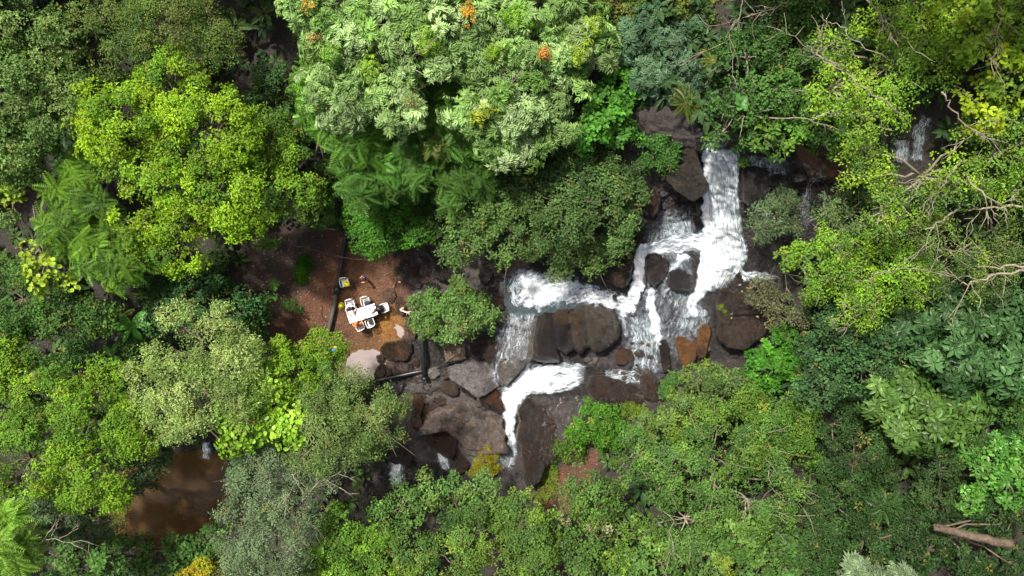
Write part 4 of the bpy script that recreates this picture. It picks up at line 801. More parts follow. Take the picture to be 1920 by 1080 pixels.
T('dull yellow-green crowns along the top edge right of centre', [(1110,10,50),(1180,5,50),(1270,0,48),(1330,20,36)], 8, 'small', [(.1,.16,.03),(.17,.19,.03)], .12, .8, twigs=1)
T('dark green tree with bare twigs left of the top right bright crown', [(1400,110,56),(1450,190,56),(1385,200,46),(1430,130,40),(1340,260,22)], 9.5, 'round', [(.05,.12,.025),(.07,.16,.03)], .14, .8, twigs=2, bark=M_BARK_PALE,
  branches=[([(1390,-10,11),(1388,30,11.2),(1370,60,11),(1385,130,10.8)], .05, .02, 5), ([(1480,-5,11.2),(1440,25,11.3),(1400,30,11)], .05, .02, 4)])
T('shaded green tree at the top edge left of the bright airy crown', [(1450,45,56),(1510,15,48),(1500,90,46)], 10, 'small', DRK + [(.08,.16,.03)], .12, .8)
T('bright-edged green shrub crown just above the main waterfall', [(1475,250,50),(1540,230,50),(1430,250,34),(1585,265,34),(1500,200,46)], 9.2, 'obovate', [(.09,.2,.03),(.13,.25,.03),(.06,.13,.03)], .1, .75, twigs=1)
T('rounded dense dark shrub on the rock left of the huge olive boulder', [(1240,290,38),(1222,272,26),(1255,305,22)], 7, 'small', [(.045,.12,.02),(.055,.14,.025)], .02, .5, 1.3, flat_=.85)
BR1 = [([(1700,225,13),(1650,185,13.6),(1600,150,13.8),(1545,110,13.6),(1510,85,13.4)], .09, .03, 4), ([(1620,-5,13.5),(1665,40,13.8),(1690,80,13.6)], .08, .04, 3), ([(1665,110,13.2),(1600,75,13.6),(1570,45,13.5),(1530,50,13)], .06, .02, 3), ([(1440,222,12.2),(1530,222,12.6),(1580,205,12.7)], .06, .03, 5)]
T('airy bright lime tree with pale bare boughs at the top right', [(1560,165,62),(1620,215,62),(1660,130,76),(1720,55,76),(1755,130,50),(1560,90,40),(1650,30,60)], 12, 'airy', LIM, .12, 1.25, .9, bark=M_BARK_PALE, twigs=1, branches=BR1)
T('yellow-lime leafy tree in the top right corner', [(1840,60,82),(1900,130,62),(1850,195,52),(1790,10,56),(1900,10,50)], 12.5, 'obovate', [(.3,.38,.02),(.19,.32,.025),(.13,.26,.03)], .14, .8, .9, bark=M_BARK_PALE, twigs=2, branches=[([(1875,-5,14),(1870,60,14.2),(1868,120,14)], .05, .02, 6), ([(1765,170,13.6),(1790,210,13.4),(1840,255,13)], .08, .05, 4)])
T('lime green straggly tree around the half-hidden right waterfall', [(1620,330,52),(1690,385,56),(1785,345,58),(1860,290,72),(1900,360,52),(1615,275,34),(1812,245,32),(1650,400,40)], 11, 'airy', LIM[:1] + [(.14,.27,.03),(.1,.2,.04)], .13, 1.15, .95, bark=M_BARK_PALE, twigs=1,
  branches=[([(1800,300,12.4),(1770,345,12.6),(1745,372,12.5)], .05, .02, 5), ([(1810,330,12.3),(1850,370,12.4),(1890,395,12.2)], .09, .06, 4)])
T('bright lime spreading tree right of the brown cliff block', [(1625,480,66),(1555,520,56),(1695,520,62),(1640,560,55),(1590,580,36),(1560,460,36)], 8.5, 'airy', [(.22,.38,.02),(.16,.31,.03),(.1,.2,.03)], .14, .75, 1.2, bark=M_BARK_PALE, twigs=2, branches=[([(1620,570,9.6),(1600,600,9.5),(1575,620,9.2)], .03, .012, 3)])
T('greyish twiggy tree with thick white fallen boughs at the right edge', [(1780,470,70),(1860,430,66),(1740,430,46),(1850,520,46),(1740,520,40)], 9, 'fine', [(.12,.2,.05),(.1,.17,.05),(.2,.32,.03)], .2, .95, .9, bark=M_BARK_PALE, twigs=2,
  branches=[([(1935,505,10.6),(1880,512,10.8),(1838,526,10.7),(1800,533,10.5)], .13, .06, 5), ([(1940,498,10.5),(1880,500,10.7),(1830,498,10.6)], .12, .06, 4), ([(1930,388,10.8),(1870,388,11),(1820,393,10.9)], .13, .08, 3), ([(1800,388,10.6),(1765,415,10.7),(1735,435,10.5)], .11, .07, 2), ([(1640,512,10.2),(1670,508,10.2)], .07, .03, 2)])
T('grey-green shrub standing in the wet rock right of the main waterfall', [(1450,400,46),(1470,372,26),(1425,430,28),(1480,420,22)], 6.6, 'fine', [(.12,.18,.08),(.09,.15,.06)], .12, .6, 1.1, twigs=1)
T('dull green straggling tree above the bright lime spreading crown', [(1590,400,52),(1560,445,42),(1545,400,28),(1640,440,36)], 8, 'fine', [(.1,.17,.06),(.13,.2,.06)], .16, .7, twigs=2, bark=M_BARK_PALE)
T('tiny bright green shrub with a white stem on the right bank', [(1480,478,24),(1495,470,18),(1530,545,26)], 6, 'small', [(.17,.32,.03)], .15, .45, twigs=1, bark=M_BARK_PALE, branches=[([(1475,490,6),(1472,510,6.2),(1500,520,6.3)], .02, .01, 2)])
T('dry brownish green shrub on top of the cliff block', [(1430,555,30),(1460,580,30),(1500,590,24)], 4.6, 'fine', [(.15,.16,.08),(.12,.17,.05)], .15, .5, .8, twigs=2)
T('leafy shrub standing among the boulders right of the picnic table', [(800,568,34),(845,595,50),(893,582,42),(885,606,36),(804,606,30),(918,604,22),(862,540,26)], 2.6, 'small', [(.12,.22,.05),(.08,.19,.03),(.16,.25,.08)], .18, .7, 1.15, twigs=1)
T('green shrub in the gap between olive and yellow-green crowns at the top left', [(505,150,36),(535,190,34),(480,195,28)], 4.0, 'small', [(.06,.13,.04),(.08,.16,.03)], .14, .8)
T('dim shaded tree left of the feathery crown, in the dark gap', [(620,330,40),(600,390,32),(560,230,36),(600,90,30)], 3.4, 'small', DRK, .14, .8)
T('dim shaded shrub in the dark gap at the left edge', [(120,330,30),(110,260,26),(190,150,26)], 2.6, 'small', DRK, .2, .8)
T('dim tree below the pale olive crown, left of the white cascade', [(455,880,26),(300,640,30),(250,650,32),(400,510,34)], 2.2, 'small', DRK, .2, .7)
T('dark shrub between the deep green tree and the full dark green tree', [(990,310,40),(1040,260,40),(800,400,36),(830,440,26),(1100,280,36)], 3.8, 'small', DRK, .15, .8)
T('dark shrub above the fall lip beneath the two small palms', [(1350,200,30),(1400,255,26),(1330,150,30)], 8.2, 'round', [(.04,.1,.025),(.05,.12,.03)], .15, .6)
T('dim tree at the right edge between the whorled tree and the glossy shrub', [(1870,770,46),(1910,810,40),(1820,820,40),(1905,740,34)], 5, 'small', DRK, .2, .8)
T('dull green shrub right of the twiggy bottom tree', [(1520,880,34),(1500,960,40),(1470,1060,40),(1560,1060,40)], 2.8, 'small', [(.05,.12,.02),(.06,.13,.03)], .18, .8)

# low plants
def low(label, spots, sp, cols, name='shrub', cat='shrub', sc=.7, dens=16, off=.12, hump=.25):
    dens = dens * 1.2
    r_ = np.random.default_rng(int(spots[0][0] + spots[0][1])); pos = []; col = []; pal = np.array(cols)
    for (px, py, r) in spots:
        n = int(dens * (r / S) ** 2 * 3.14) + 6; a = r_.uniform(0, 6.28, n); q = np.sqrt(r_.uniform(0, 1, n)) * (1 + .2 * np.sin(3 * a + px)); x = px + r * q * np.cos(a); y = py + r * q * np.sin(a); z = Zt(x, y) + off + hump * (1 - q ** 2) * r / S
        for i in range(n): pos.append(P(x[i], y[i], z[i])); col.append(pal[r_.integers(len(pal))] * r_.uniform(.8, 1.2))
    pos = np.array(pos); n = len(pos); V, F, C = foliage(sp, pos, np.tile([0, 0, 1.0], (n, 1)) + r_.normal(0, .35, (n, 3)), sc * r_.uniform(.7, 1.2, n), np.array(col), r_); b = pos.mean(0); b[2] = pos[:, 2].min()
    o = link(name, mesh_np(name, V - b, F, M_LEAF, False, C)); o.location = b.tolist(); return tag(o, label, cat)
low('cushion of yellow moss on the rocks left of the lowest chute', [(905,872,22),(918,852,16),(890,885,14),(925,878,14)], 'small', [(.26,.24,.015),(.2,.21,.02),(.3,.25,.02)], 'moss_cushion', 'moss', .5, 60, .5, .3)
low('grassy green tuft on the dark slope left of the picnic', [(568,505,16),(566,520,12),(572,490,12)], 'grass', [(.13,.3,.03),(.1,.24,.03)], 'grass_tuft', 'grass', .6, 110, .03, .1)
low('small green plant patch below the grassy tuft', [(545,575,14),(535,568,9),(560,580,8)], 'small', [(.06,.13,.025)], 'low_plant', 'plant', .55, 50, .08, .2)
low('thin green vine trailing down the brown cliff block', [(1355,590,7),(1358,610,8),(1362,628,7),(1352,575,5)], 'small', [(.14,.22,.02),(.1,.18,.02)], 'vine', 'vine', .5, 60, .75, .1)
low('yellowish weeds at the right rim of the great dark rock face', [(1025,880,18),(1034,898,18),(1024,920,18),(1008,940,16)], 'small', [(.18,.2,.02),(.1,.2,.02)], 'weed_patch', 'plant', .6, 40, .3, .2)
low('green weeds at the foot of the purplish slab', [(1165,770,15),(1183,769,16),(1200,772,14)], 'small', [(.15,.22,.02),(.1,.17,.02)], 'weed_patch', 'plant', .6, 40, .5, .2)
low('tiny plant at the right lip of the main waterfall', [(1393,304,6)], 'small', [(.1,.2,.04)], 'low_plant', 'plant', .9, 80, .5, .2)
low('small weeds beside the ribbed brown rock', [(794,793,10)], 'small', [(.14,.18,.02)], 'weed_patch', 'plant', 1.3, 70, .3, .1)
low('bright low shrub between the purplish slab and the light green tree', [(1245,733,14),(1254,722,14),(1264,710,14)], 'small', [(.09,.2,.04)], 'low_plant', 'plant', .6, 50, .6, .3)

def leaf_obj_mesh(name, L, W, col, seg=6, droop=.35, lob=False):
    V = []; F = []; C = []
    for i in range(seg + 1):
        t = i / seg; w_ = W * .5 * math.sin(math.pi * min(1, t * .95 + .03)) ** .7 * (1 if i < seg else .05); x = L * t * (1 - .15 * t * droop); z = L * (.25 * t - droop * t * t)
        for s, dz in ((-1, .18), (0, 0), (1, .18)): V.append((x, s * w_, z + dz * w_)); C.append(np.array(col) * (1.25 if s == 0 else 1))
    for i in range(seg):
        for s in (0, 1): a = i*3 + s; F.append((a, a+1, a+4, a+3))
    return mesh_np(name, np.array(V), np.array(F), M_LEAF_GLOSSY, False, np.array(C))
def frond_mesh(name, L, col, n=14, droop=.45, w=.2):
    V = []; F = []; C = []
    for i in range(n):
        t = (i + 1) / n; p = np.array([L * t * (1 - .1 * t), 0, L * (.3 * t - droop * t * t)]); ll = w * L * (math.sin(math.pi * (.15 + .8 * t))) + .03
        for s in (-1, 1):
            v, f = leaf_v(p, np.array([.75, s * 1.0, -.15]), np.array([0, 0, 1.0]), ll, .05 * L * .55 + .015, .2); k = len(V); V += v; F += [tuple(q + k for q in ff) for ff in f]; C += [col] * 4
    k = len(V); V += [(0, -.015, 0), (0, .015, 0), (L * .92, 0, L * (.3 - droop) * .9), (L * .5, 0, L * (.15 - droop * .25) + .02)]; F += [(k, k+1, k+3), (k+1, k+2, k+3)]; C += [np.array(col) * .8] * 4
    return mesh_np(name, np.array(V), np.array(F), M_LEAF_GLOSSY, False, np.array(C))
def rosette(label, px, py, z, me, n, name, cat, part, spread=(.1, .5), sc=(.8, 1.1), stem=.08, el=0):
    b = P(px, py, z); root = empty(name, (b[0], b[1], float(ground_world(b[0], b[1])) - .05), label, cat); r_ = random.Random(int(px)); top = z - root.location.z
    mb = MB(); mb.tube([(0, 0, 0), (.02, .02, top * .5), (0, 0, top)], [stem * 1.3, stem, stem * .8], 8); mb.build('stem', M_BARK, root, True)
    for i in range(n):
        o = link(part, me, root); o.location = (0, 0, top - .02); s = r_.uniform(*sc); o.scale = (s, s, s); o.rotation_euler = (r_.uniform(-.35, .35), -r_.uniform(*spread) + el + .35 * math.sin(i * 6.283 / n + px), i / n * 6.283 + r_.uniform(-.2, .2))
    return root
fr1 = frond_mesh('palm_frond', .95, (.11,.15,.025)); fr2 = frond_mesh('palm_frond', .9, (.17,.23,.05)); fr3 = frond_mesh('fern_frond', .42, (.08,.2,.03)); fr4 = frond_mesh('palm_frond', 1.4, (.06,.13,.03)); fr5 = frond_mesh('palm_frond', 1.2, (.2,.24,.05))
rosette('small dark olive palm at the cliff edge, upper left of the fall', 1285, 192, 8.6, fr1, 13, 'small_palm', 'palm', 'palm_frond', sc=(.6, 1.15))
rosette('pale yellow-green palm showing beneath the bluish crown', 1337, 112, 8.8, fr2, 10, 'small_palm', 'palm', 'palm_frond')
rosette('little green fern on the dark slope left of the clearing', 514, 534, 1.6, fr3, 10, 'fern', 'fern', 'frond', stem=.03)
rosette('dark palm in the shade left of the fallen log', 1655, 950, 5.0, fr4, 11, 'small_palm', 'palm', 'palm_frond')
rosette('yellowish palm beside the banana plant', 222, 598, 2.6, fr5, 9, 'small_palm', 'palm', 'palm_frond')
bl = leaf_obj_mesh('banana_leaf', 1.15, .42, (.09,.26,.03)); bl3 = leaf_obj_mesh('big_leaf', .5, .34, (.07,.19,.04)); bl2 = leaf_obj_mesh('big_leaf', .6, .34, (.1,.26,.05))
rosette('banana plant with upright glossy leaves at the left dark gap', 247, 612, 3.0, bl, 6, 'banana_plant', 'plant', 'leaf', (-.1, .5))
rosette('banana plant seedling above the pale olive crown', 212, 668, 2.2, bl, 5, 'banana_plant', 'plant', 'leaf', (-.1, .4), (.6, .8))
rosette('round-leaved plant with few pale leaves above the fall lip', 1390, 195, 10.4, bl3, 6, 'broad_leaved_plant', 'plant', 'leaf', stem=.03)
rosette('glossy whorled plant under the feathery tree', 722, 350, 6.4, bl2, 8, 'broad_leaved_plant', 'plant', 'leaf', stem=.04)

# undergrowth over the forest floor
def undergrowth():
    r_ = np.random.default_rng(21); N = 6000; px = r_.uniform(-200, 2120, N); py = r_.uniform(-180, 1260, N)
    d = np.minimum(poly_sd(px, py, RIVER), poly_sd(px, py, CLEARING)) ; d = np.minimum(d, poly_sd(px, py, [(180,870),(330,830),(450,860),(440,1000),(330,1050),(100,1060),(60,1000)]))
    d = np.minimum(d, poly_sd(px, py, [(1090,780),(1130,800),(1120,880),(1080,960),(1010,960),(1010,880),(1040,840)]))
    d = np.minimum(d, poly_sd(px, py, [(1660,205),(1765,200),(1760,315),(1655,315)]))
    n = fbm(px / 70, py / 70, 2., 3); k = (d > 8) & (n > -.35); px, py = px[k], py[k]; z = Zt(px, py) + r_.uniform(.1, 1.0, len(px)) ** 1.5 * 1.3
    kk = (H - z) / H / S; pos = np.stack([(px - 960) * kk, (540 - py) * kk, z], 1); m = len(pos); pal = np.array([(.035,.08,.02),(.05,.1,.03),(.03,.07,.025),(.07,.13,.03)])
    VV, FF, CC = [], [], []; off = 0; sp = r_.integers(0, 4, m)
    for q, kd in enumerate(('obovate', 'round', 'broad', 'heart')):
        s = sp == q; V, F, C = foliage(kd, pos[s], np.tile([0, 0, 1.0], (s.sum(), 1)) + r_.normal(0, .3, (s.sum(), 3)), r_.uniform(.8, 1.7, s.sum()) * (.8 if kd == 'feather' else 1.2), pal[r_.integers(0, 4, s.sum())], r_)
        VV.append(V); FF.append(F + off); CC.append(C); off += len(V)
    o = link('undergrowth', mesh_np('undergrowth', np.vstack(VV), np.vstack(FF), M_LEAF, False, np.vstack(CC))); tag(o, 'tangled low green undergrowth covering the forest floor', 'undergrowth', kind='stuff')
undergrowth()
# wood beyond the frame: one mass, so that a step to the side still finds forest
def outer_wood():
    r_ = np.random.default_rng(31); VV, FF, CC = [], [], []; off = 0
    for i in range(64):
        a = r_.uniform(0, 6.28); side = r_.integers(4); t = r_.uniform(-1, 1)
        px, py = [(-260 - r_.uniform(0, 260), 540 + t * 900), (2180 + r_.uniform(0, 260), 540 + t * 900), (960 + t * 1500, -260 - r_.uniform(0, 240)), (960 + t * 1500, 1330 + r_.uniform(0, 260))][side]
        z = gz(px, py) + r_.uniform(4, 6); c = P(px, py, z); R = r_.uniform(2, 3.4); n = 150; u = r_.normal(size=(n, 3)); u[:, 2] = np.abs(u[:, 2]); u /= np.linalg.norm(u, axis=1)[:, None]
        p = c + u * R * (1 + .25 * perlin(u[:, 0] * 2.5 + i, u[:, 1] * 2.5, 1.0))[:, None]; col = np.array([(.09,.15,.04),(.13,.19,.04),(.05,.1,.03),(.17,.24,.03)][r_.integers(4)])
        V, F, C = foliage('round', p, u + np.array([0, 0, .5]), r_.uniform(2.6, 3.8, n), np.tile(col, (n, 1)), r_); VV.append(V); FF.append(F + off); CC.append(C); off += len(V)
    o = link('surrounding_wood', mesh_np('surrounding_wood', np.vstack(VV), np.vstack(FF), M_LEAF, False, np.vstack(CC))); tag(o, 'green forest canopy continuing all around the valley', 'wood', kind='stuff')
outer_wood()

# fallen leaves on soil and rock
def litter():
    r_ = np.random.default_rng(41); V, F, C = [], [], []
    areas = [((470,440),(640,640),330,1), ((620,440),(790,640),260,.75), ((1345,520),(1480,650),60,1.6), ((980,740),(1120,900),90,1), ((1010,850),(1110,960),150,1), ((790,760),(945,850),50,.8), ((1180,260),(1300,400),60,1), ((200,520),(320,700),60,1), ((1500,280),(1600,340),20,1)]
    for (x0, y0), (x1, y1), n, s in areas:
        px = r_.uniform(x0, x1, n); py = r_.uniform(y0, y1, n); z = Zt(px, py)
        for i in range(n):
            add = .02 + (.55 if s > 1.2 else 0); a = r_.uniform(0, 6.28); L = r_.uniform(.05, .13) * s; v, f = leaf_v(P(px[i], py[i], z[i] + add), frame_dir(a, .05), np.array([0, 0, 1.0]), L, L * .55, .05); k = len(V); V += v; F += [tuple(q + k for q in ff) for ff in f]
            c = [(.3,.2,.12), (.4,.33,.25), (.2,.1,.05), (.36,.28,.1), (.16,.07,.04)][r_.integers(5)]; C += [c] * 4
    o = link('leaf_litter', mesh_np('leaf_litter', np.array(V), np.array(F), M_LEAF_MATT, False, np.array(C))); tag(o, 'dry tan fallen leaves scattered over soil and rocks', 'leaf litter', kind='stuff')
litter()

# ------------------------------------------------------------------ logs, branches, pipes
def log(label, pts, r0, r1, mat, name='fallen_log', cat='log', side=(), ends=True):
    b = P(*pts[0]); root = empty(name, b, label, cat); r_ = np.random.default_rng(int(pts[0][0])); pp = smooth_line([P(*p) - b for p in pts], 16) + r_.normal(0, r0 * .12, (16, 3))
    mb = MB(); mb.tube(pp, np.linspace(r0, r1, 16) * (1 + .08 * r_.normal(size=16)), 12); mb.build('trunk', mat, root, True)
    for sp_, ra, rb in side:
        mb = MB(); mb.tube(smooth_line([P(*p) - b for p in sp_], 10), np.linspace(ra, rb, 10), 7); mb.build('branch', mat, root, True)
    return root
log('thick reddish fallen log in the bottom right corner', [(1750,988,6.2),(1800,1000,6.2),(1850,1012,6.3),(1897,1020,6.4)], .17, .22, M_BARK_RED, side=[([(1765,991,6.2),(1757,985,6.5)], .07, .05)])
log('bare grey trunk leaning through the dark gap at the top left', [(385,15,6.5),(415,55,6),(440,85,5.5),(462,108,5)], .09, .14, M_BARK, 'leaning_trunk', 'trunk')
log('thin yellow-brown fallen stem near the banana plants', [(172,640,2.0),(200,622,2.4),(235,595,2.8)], .05, .08, M_BARK_PALE, 'fallen_branch', 'branch', [([(235,655,2.3),(255,625,2.5),(275,635,2.5)], .05, .03)])
log('forked grey twig in the dark gap at the left edge', [(62,385,5),(68,430,4.8),(66,445,4.6)], .03, .04, M_BARK_PALE, 'bare_twig', 'twig', [([(66,445,4.6),(55,462,4.5)], .03, .015), ([(66,445,4.6),(76,455,4.5)], .025, .012)])
log('bleached forked driftwood branch at the right edge of the clearing', [(753,583,.55),(751,580,.6),(757,577,.62)], .05, .045, flat('bleached_wood', (.62,.48,.4), .7), 'driftwood', 'branch', [([(751,581,.6),(760,585,.62),(768,586,.65)], .05, .05), ([(766,586,.65),(771,583,.7)], .035, .015), ([(766,586,.65),(768,591,.66)], .03, .015), ([(764,586,.65),(762,590,.6)], .025, .012)])
log('thin bare sapling stick lying on the clearing floor', [(737,540,.25),(741,528,.35),(741,520,.4)], .03, .02, flat('pinkish_stick', (.3,.17,.11), .7), 'stick', 'stick', [([(741,528,.35),(744,523,.4)], .015, .01), ([(741,522,.38),(738,519,.4)], .012, .008)])
log('thin grey stick lying across the slope at the top of the clearing', [(597,425,1.6),(615,429,1.6),(632,432,1.5)], .04, .03, M_BARK_PALE, 'stick', 'stick')
M_PIPE = flat('black_plastic_pipe', (.018, .018, .02), .38, .3, 8); M_PIPE_D = flat('dusty_black_pipe', (.07, .068, .06), .7, .6, 30, .5)
def on(px, py, r, extra=.0): return P(px, py, gz(px, py) + r + extra)
pr = empty('water_pipe', on(640, 480, .14), 'thick black pipe running down the left side of the picnic clearing', 'pipe'); pb = np.array(pr.location)
def seg(pts, r, mat, name='pipe_section'):
    mb = MB(); mb.tube(smooth_line([np.array(on(x, y, r, e)) - pb for x, y, e in pts], 14), r, 14); return mb.build(name, mat, pr, True)
seg([(651,425,.25),(646,455,.2),(640,490,.15),(634,530,.12),(631,545,.12)], .125, M_PIPE)
seg([(631,545,.1),(627,570,.1),(622,595,.1),(615,625,.08)], .12, M_PIPE_D)
mb = MB(); q0 = np.array(on(633, 535, .15, .12)) - pb; q1 = np.array(on(630, 552, .15, .12)) - pb; mb.tube([q0, q1], .165, 14); mb.build('pipe_collar', M_PIPE, pr, True)
c1 = empty('crossing_pipe', P(790, 612, .6), 'upright-running black pipe end crossing over the other pipe below the leafy shrub', 'pipe'); cb = np.array(c1.location)
mb = MB(); mb.tube([P(788, 608, .7) - cb, P(791, 640, .55) - cb, P(796, 712, .35) - cb], .125, 14, True); mb.build('pipe_section', M_PIPE, c1, True)
mb = MB(); mb.tube([P(795.6, 707, .36) - cb, P(796.2, 713.5, .345) - cb], .14, 14); mb.build('pipe_end_rim', M_PIPE, c1, True)
c2 = empty('long_pipe', P(690, 716, .0), 'long thin black pipe lying from the silty pool across the rubble', 'pipe'); cb = np.array(c2.location)
mb = MB(); mb.tube([P(672, 722, -.1) - cb, P(720, 711, 0) - cb, P(780, 698, .08) - cb, P(836, 688, .15) - cb], .1, 12); mb.build('pipe_section', M_PIPE, c2, True)
mb = MB(); mb.tube([P(836, 688, .2) - cb, P(842, 681, .35) - cb, P(872, 675, .4) - cb], .05, 8); mb.build('hose_end', M_PIPE, c2, True)
# roots over the tan slab
for lab, pts in (('curved dark root over the tan slab, left loop', [(833,655),(838,665),(850,669),(858,660),(857,645)]), ('dark root crossing the tan slab to its lower left corner', [(836,677),(850,668),(862,656),(872,652)]), ('dark root curling at the right side of the tan slab', [(858,643),(859,655),(864,668),(874,672)])):
    mb = MB(); z0 = gz(855, 660) + .42; pp = [P(x, y, z0 + .06) for x, y in pts]; mb.tube(smooth_line(pp, 18), .025, 6); o = mb.build('root', M_BARK, None, True); tag(o, lab, 'root')
mb = MB(); mb.tube(smooth_line([P(455,442,4.6), P(560,462,3.4), P(640,482,2.5), P(700,489,1.9)], 24), .013, 6); o = mb.build('thin_cable', flat('grey_cable', (.06,.06,.06), .5), None, True); tag(o, 'thin grey cable strung across the dark slope above the clearing', 'cable')
mb = MB(); mb.tube(smooth_line([on(604,575,.02), on(604,592,.02), on(613,602,.03), on(628,590,.03), on(640,572,.03)], 20), .02, 6); o = mb.build('thin_hose', M_PIPE, None, True); tag(o, 'thin dark hose looped beneath the thick black pipe', 'hose')

# ------------------------------------------------------------------ picnic
M_WHITE = flat('white_plastic', (.8, .8, .79), .35, .04, 30, .05)
TA = math.radians(17.5)                      # table turned counter-clockwise
GT = max(gz(682, 586), gz(665, 592), gz(700, 578)) + .01
tb = P(684, 587, GT); table = empty('picnic_table', tb, 'long white plastic picnic table on the brown clearing', 'table', rz=TA)
mb = MB(); mb.box((0, 0, .72), (1.66, .67, .03)); o = mb.build('tabletop', M_WHITE, table); bv = o.modifiers.new('b', 'BEVEL'); bv.width = .02; bv.segments = 2
mb = MB()
for y in (-.3, .3): mb.box((0, y, .685), (1.5, .025, .04))
for x in (-.76, .76): mb.box((x, 0, .685), (.025, .575, .04))
mb.build('apron', M_WHITE, table)
for sx in (-1, 1):
    for sy in (-1, 1):
        mb = MB(); mb.tube([(sx*.74, sy*.27, 0), (sx*.7, sy*.25, .66)], [.025, .03], 8); mb.build('leg', M_WHITE, table, True)
def chair(px, py, ang, label):
    """ang: direction the sitter faces, radians from +X"""
    b = P(px, py, gz(px, py) + .01); t = empty('plastic_chair', b, label, 'chair', 'white plastic chairs round the picnic table', rz=ang - math.pi / 2)
    m = CH; t.scale = (.9, .9, .93)
    for nm, me in m:
        o = link(nm, me, t)
    return t
def chair_parts():
    tmp = []
    def keep(mb, nm, smooth=False):
        o = mb.build(nm, M_WHITE, None, smooth); me = o.data; bpy.data.objects.remove(o); me.name = nm; tmp.append((nm, me))
    mb = MB()                                  # seat: slightly dished slats joined to a rim
    mb.box((0, .0, .43), (.4, .4, .025)); keep(mb, 'seat')
    mb = MB()                                  # hooped back frame, open in the middle
    mb.tube(smooth_line([(-.22,-.2,.43),(-.235,-.27,.65),(-.2,-.31,.83),(0,-.34,.87),(.2,-.31,.83),(.235,-.27,.65),(.22,-.2,.43)], 22), .027, 8); keep(mb, 'back_frame', True)
    for x in (-.12, -.04, .04, .12):
        mb = MB(); mb.box((x, -.262, .63), (.045, .014, .4), tilt=.33 * .9); keep(mb, 'back_slat')
    for s in (-1, 1):
        mb = MB(); mb.tube(smooth_line([(s*.235,-.27,.65),(s*.265,-.1,.67),(s*.26,.14,.66),(s*.24,.2,.6)], 12), .024, 8); keep(mb, 'armrest', True)
        mb = MB(); mb.tube([(s*.24,.2,.61),(s*.235,.21,.3),(s*.25,.24,0)], [.022,.026,.02], 8); keep(mb, 'front_leg', True)
        mb = MB(); mb.tube([(s*.21,-.19,.45),(s*.225,-.22,.25),(s*.24,-.27,0)], [.026,.026,.02], 8); keep(mb, 'rear_leg', True)
    return tmp
CH = chair_parts()
UPN = TA + math.pi / 2                        # table normal (towards photo top)
chair(661, 571, UPN + math.pi, 'white plastic chair with the white-shirted person, top left of the table')
chair(689, 566, UPN + math.pi, 'white plastic chair holding a navy bag, top right of the table')
chair(723, 577, TA + math.pi, 'white plastic chair behind the person in black, at the right table end')
chair(678, 609, UPN + .1, 'white plastic chair under the person in orange, bottom left of the table')
chair(697, 603, UPN + .05, 'white plastic chair with a dark cloth and no sitter, below the table')
chair(650, 531, math.radians(-75), 'white plastic chair with yellow bag standing apart beside the black pipe')

M_SKIN = flat('skin', (.4, .2, .12), .5, .08, 10); M_SKIN2 = flat('brown_skin', (.3, .14, .08), .5, .08, 10)
def cloth(name, c): return flat(name, c, .85, .2, 14, .4)
def blob_tube(chains, mats_by, name, parent, sub=1):
    """continuous body: skeleton edges with skin modifier, evaluated to a mesh"""
    verts, edges, rad = chains
    me = bpy.data.meshes.new(name); me.from_pydata(verts, edges, []); o = bpy.data.objects.new(name, me); COL.objects.link(o)
    sk = o.modifiers.new('s', 'SKIN'); 
    for i, r in enumerate(rad): me.skin_vertices[0].data[i].radius = (r, r) if np.ndim(r) == 0 else r
    me.skin_vertices[0].data[0].use_root = True; sk.use_smooth_shade = True
    ss = o.modifiers.new('u', 'SUBSURF'); ss.levels = sub; ss.render_levels = sub
    dg = bpy.context.evaluated_depsgraph_get(); ev = bpy.data.meshes.new_from_object(o.evaluated_get(dg)); bpy.data.objects.remove(o); ev.name = name
    ev.materials.clear()
    for m in mats_by[0]: ev.materials.append(m)
    for p in ev.polygons: p.use_smooth = True; p.material_index = mats_by[1](p.center)
    return link(name, ev, parent)
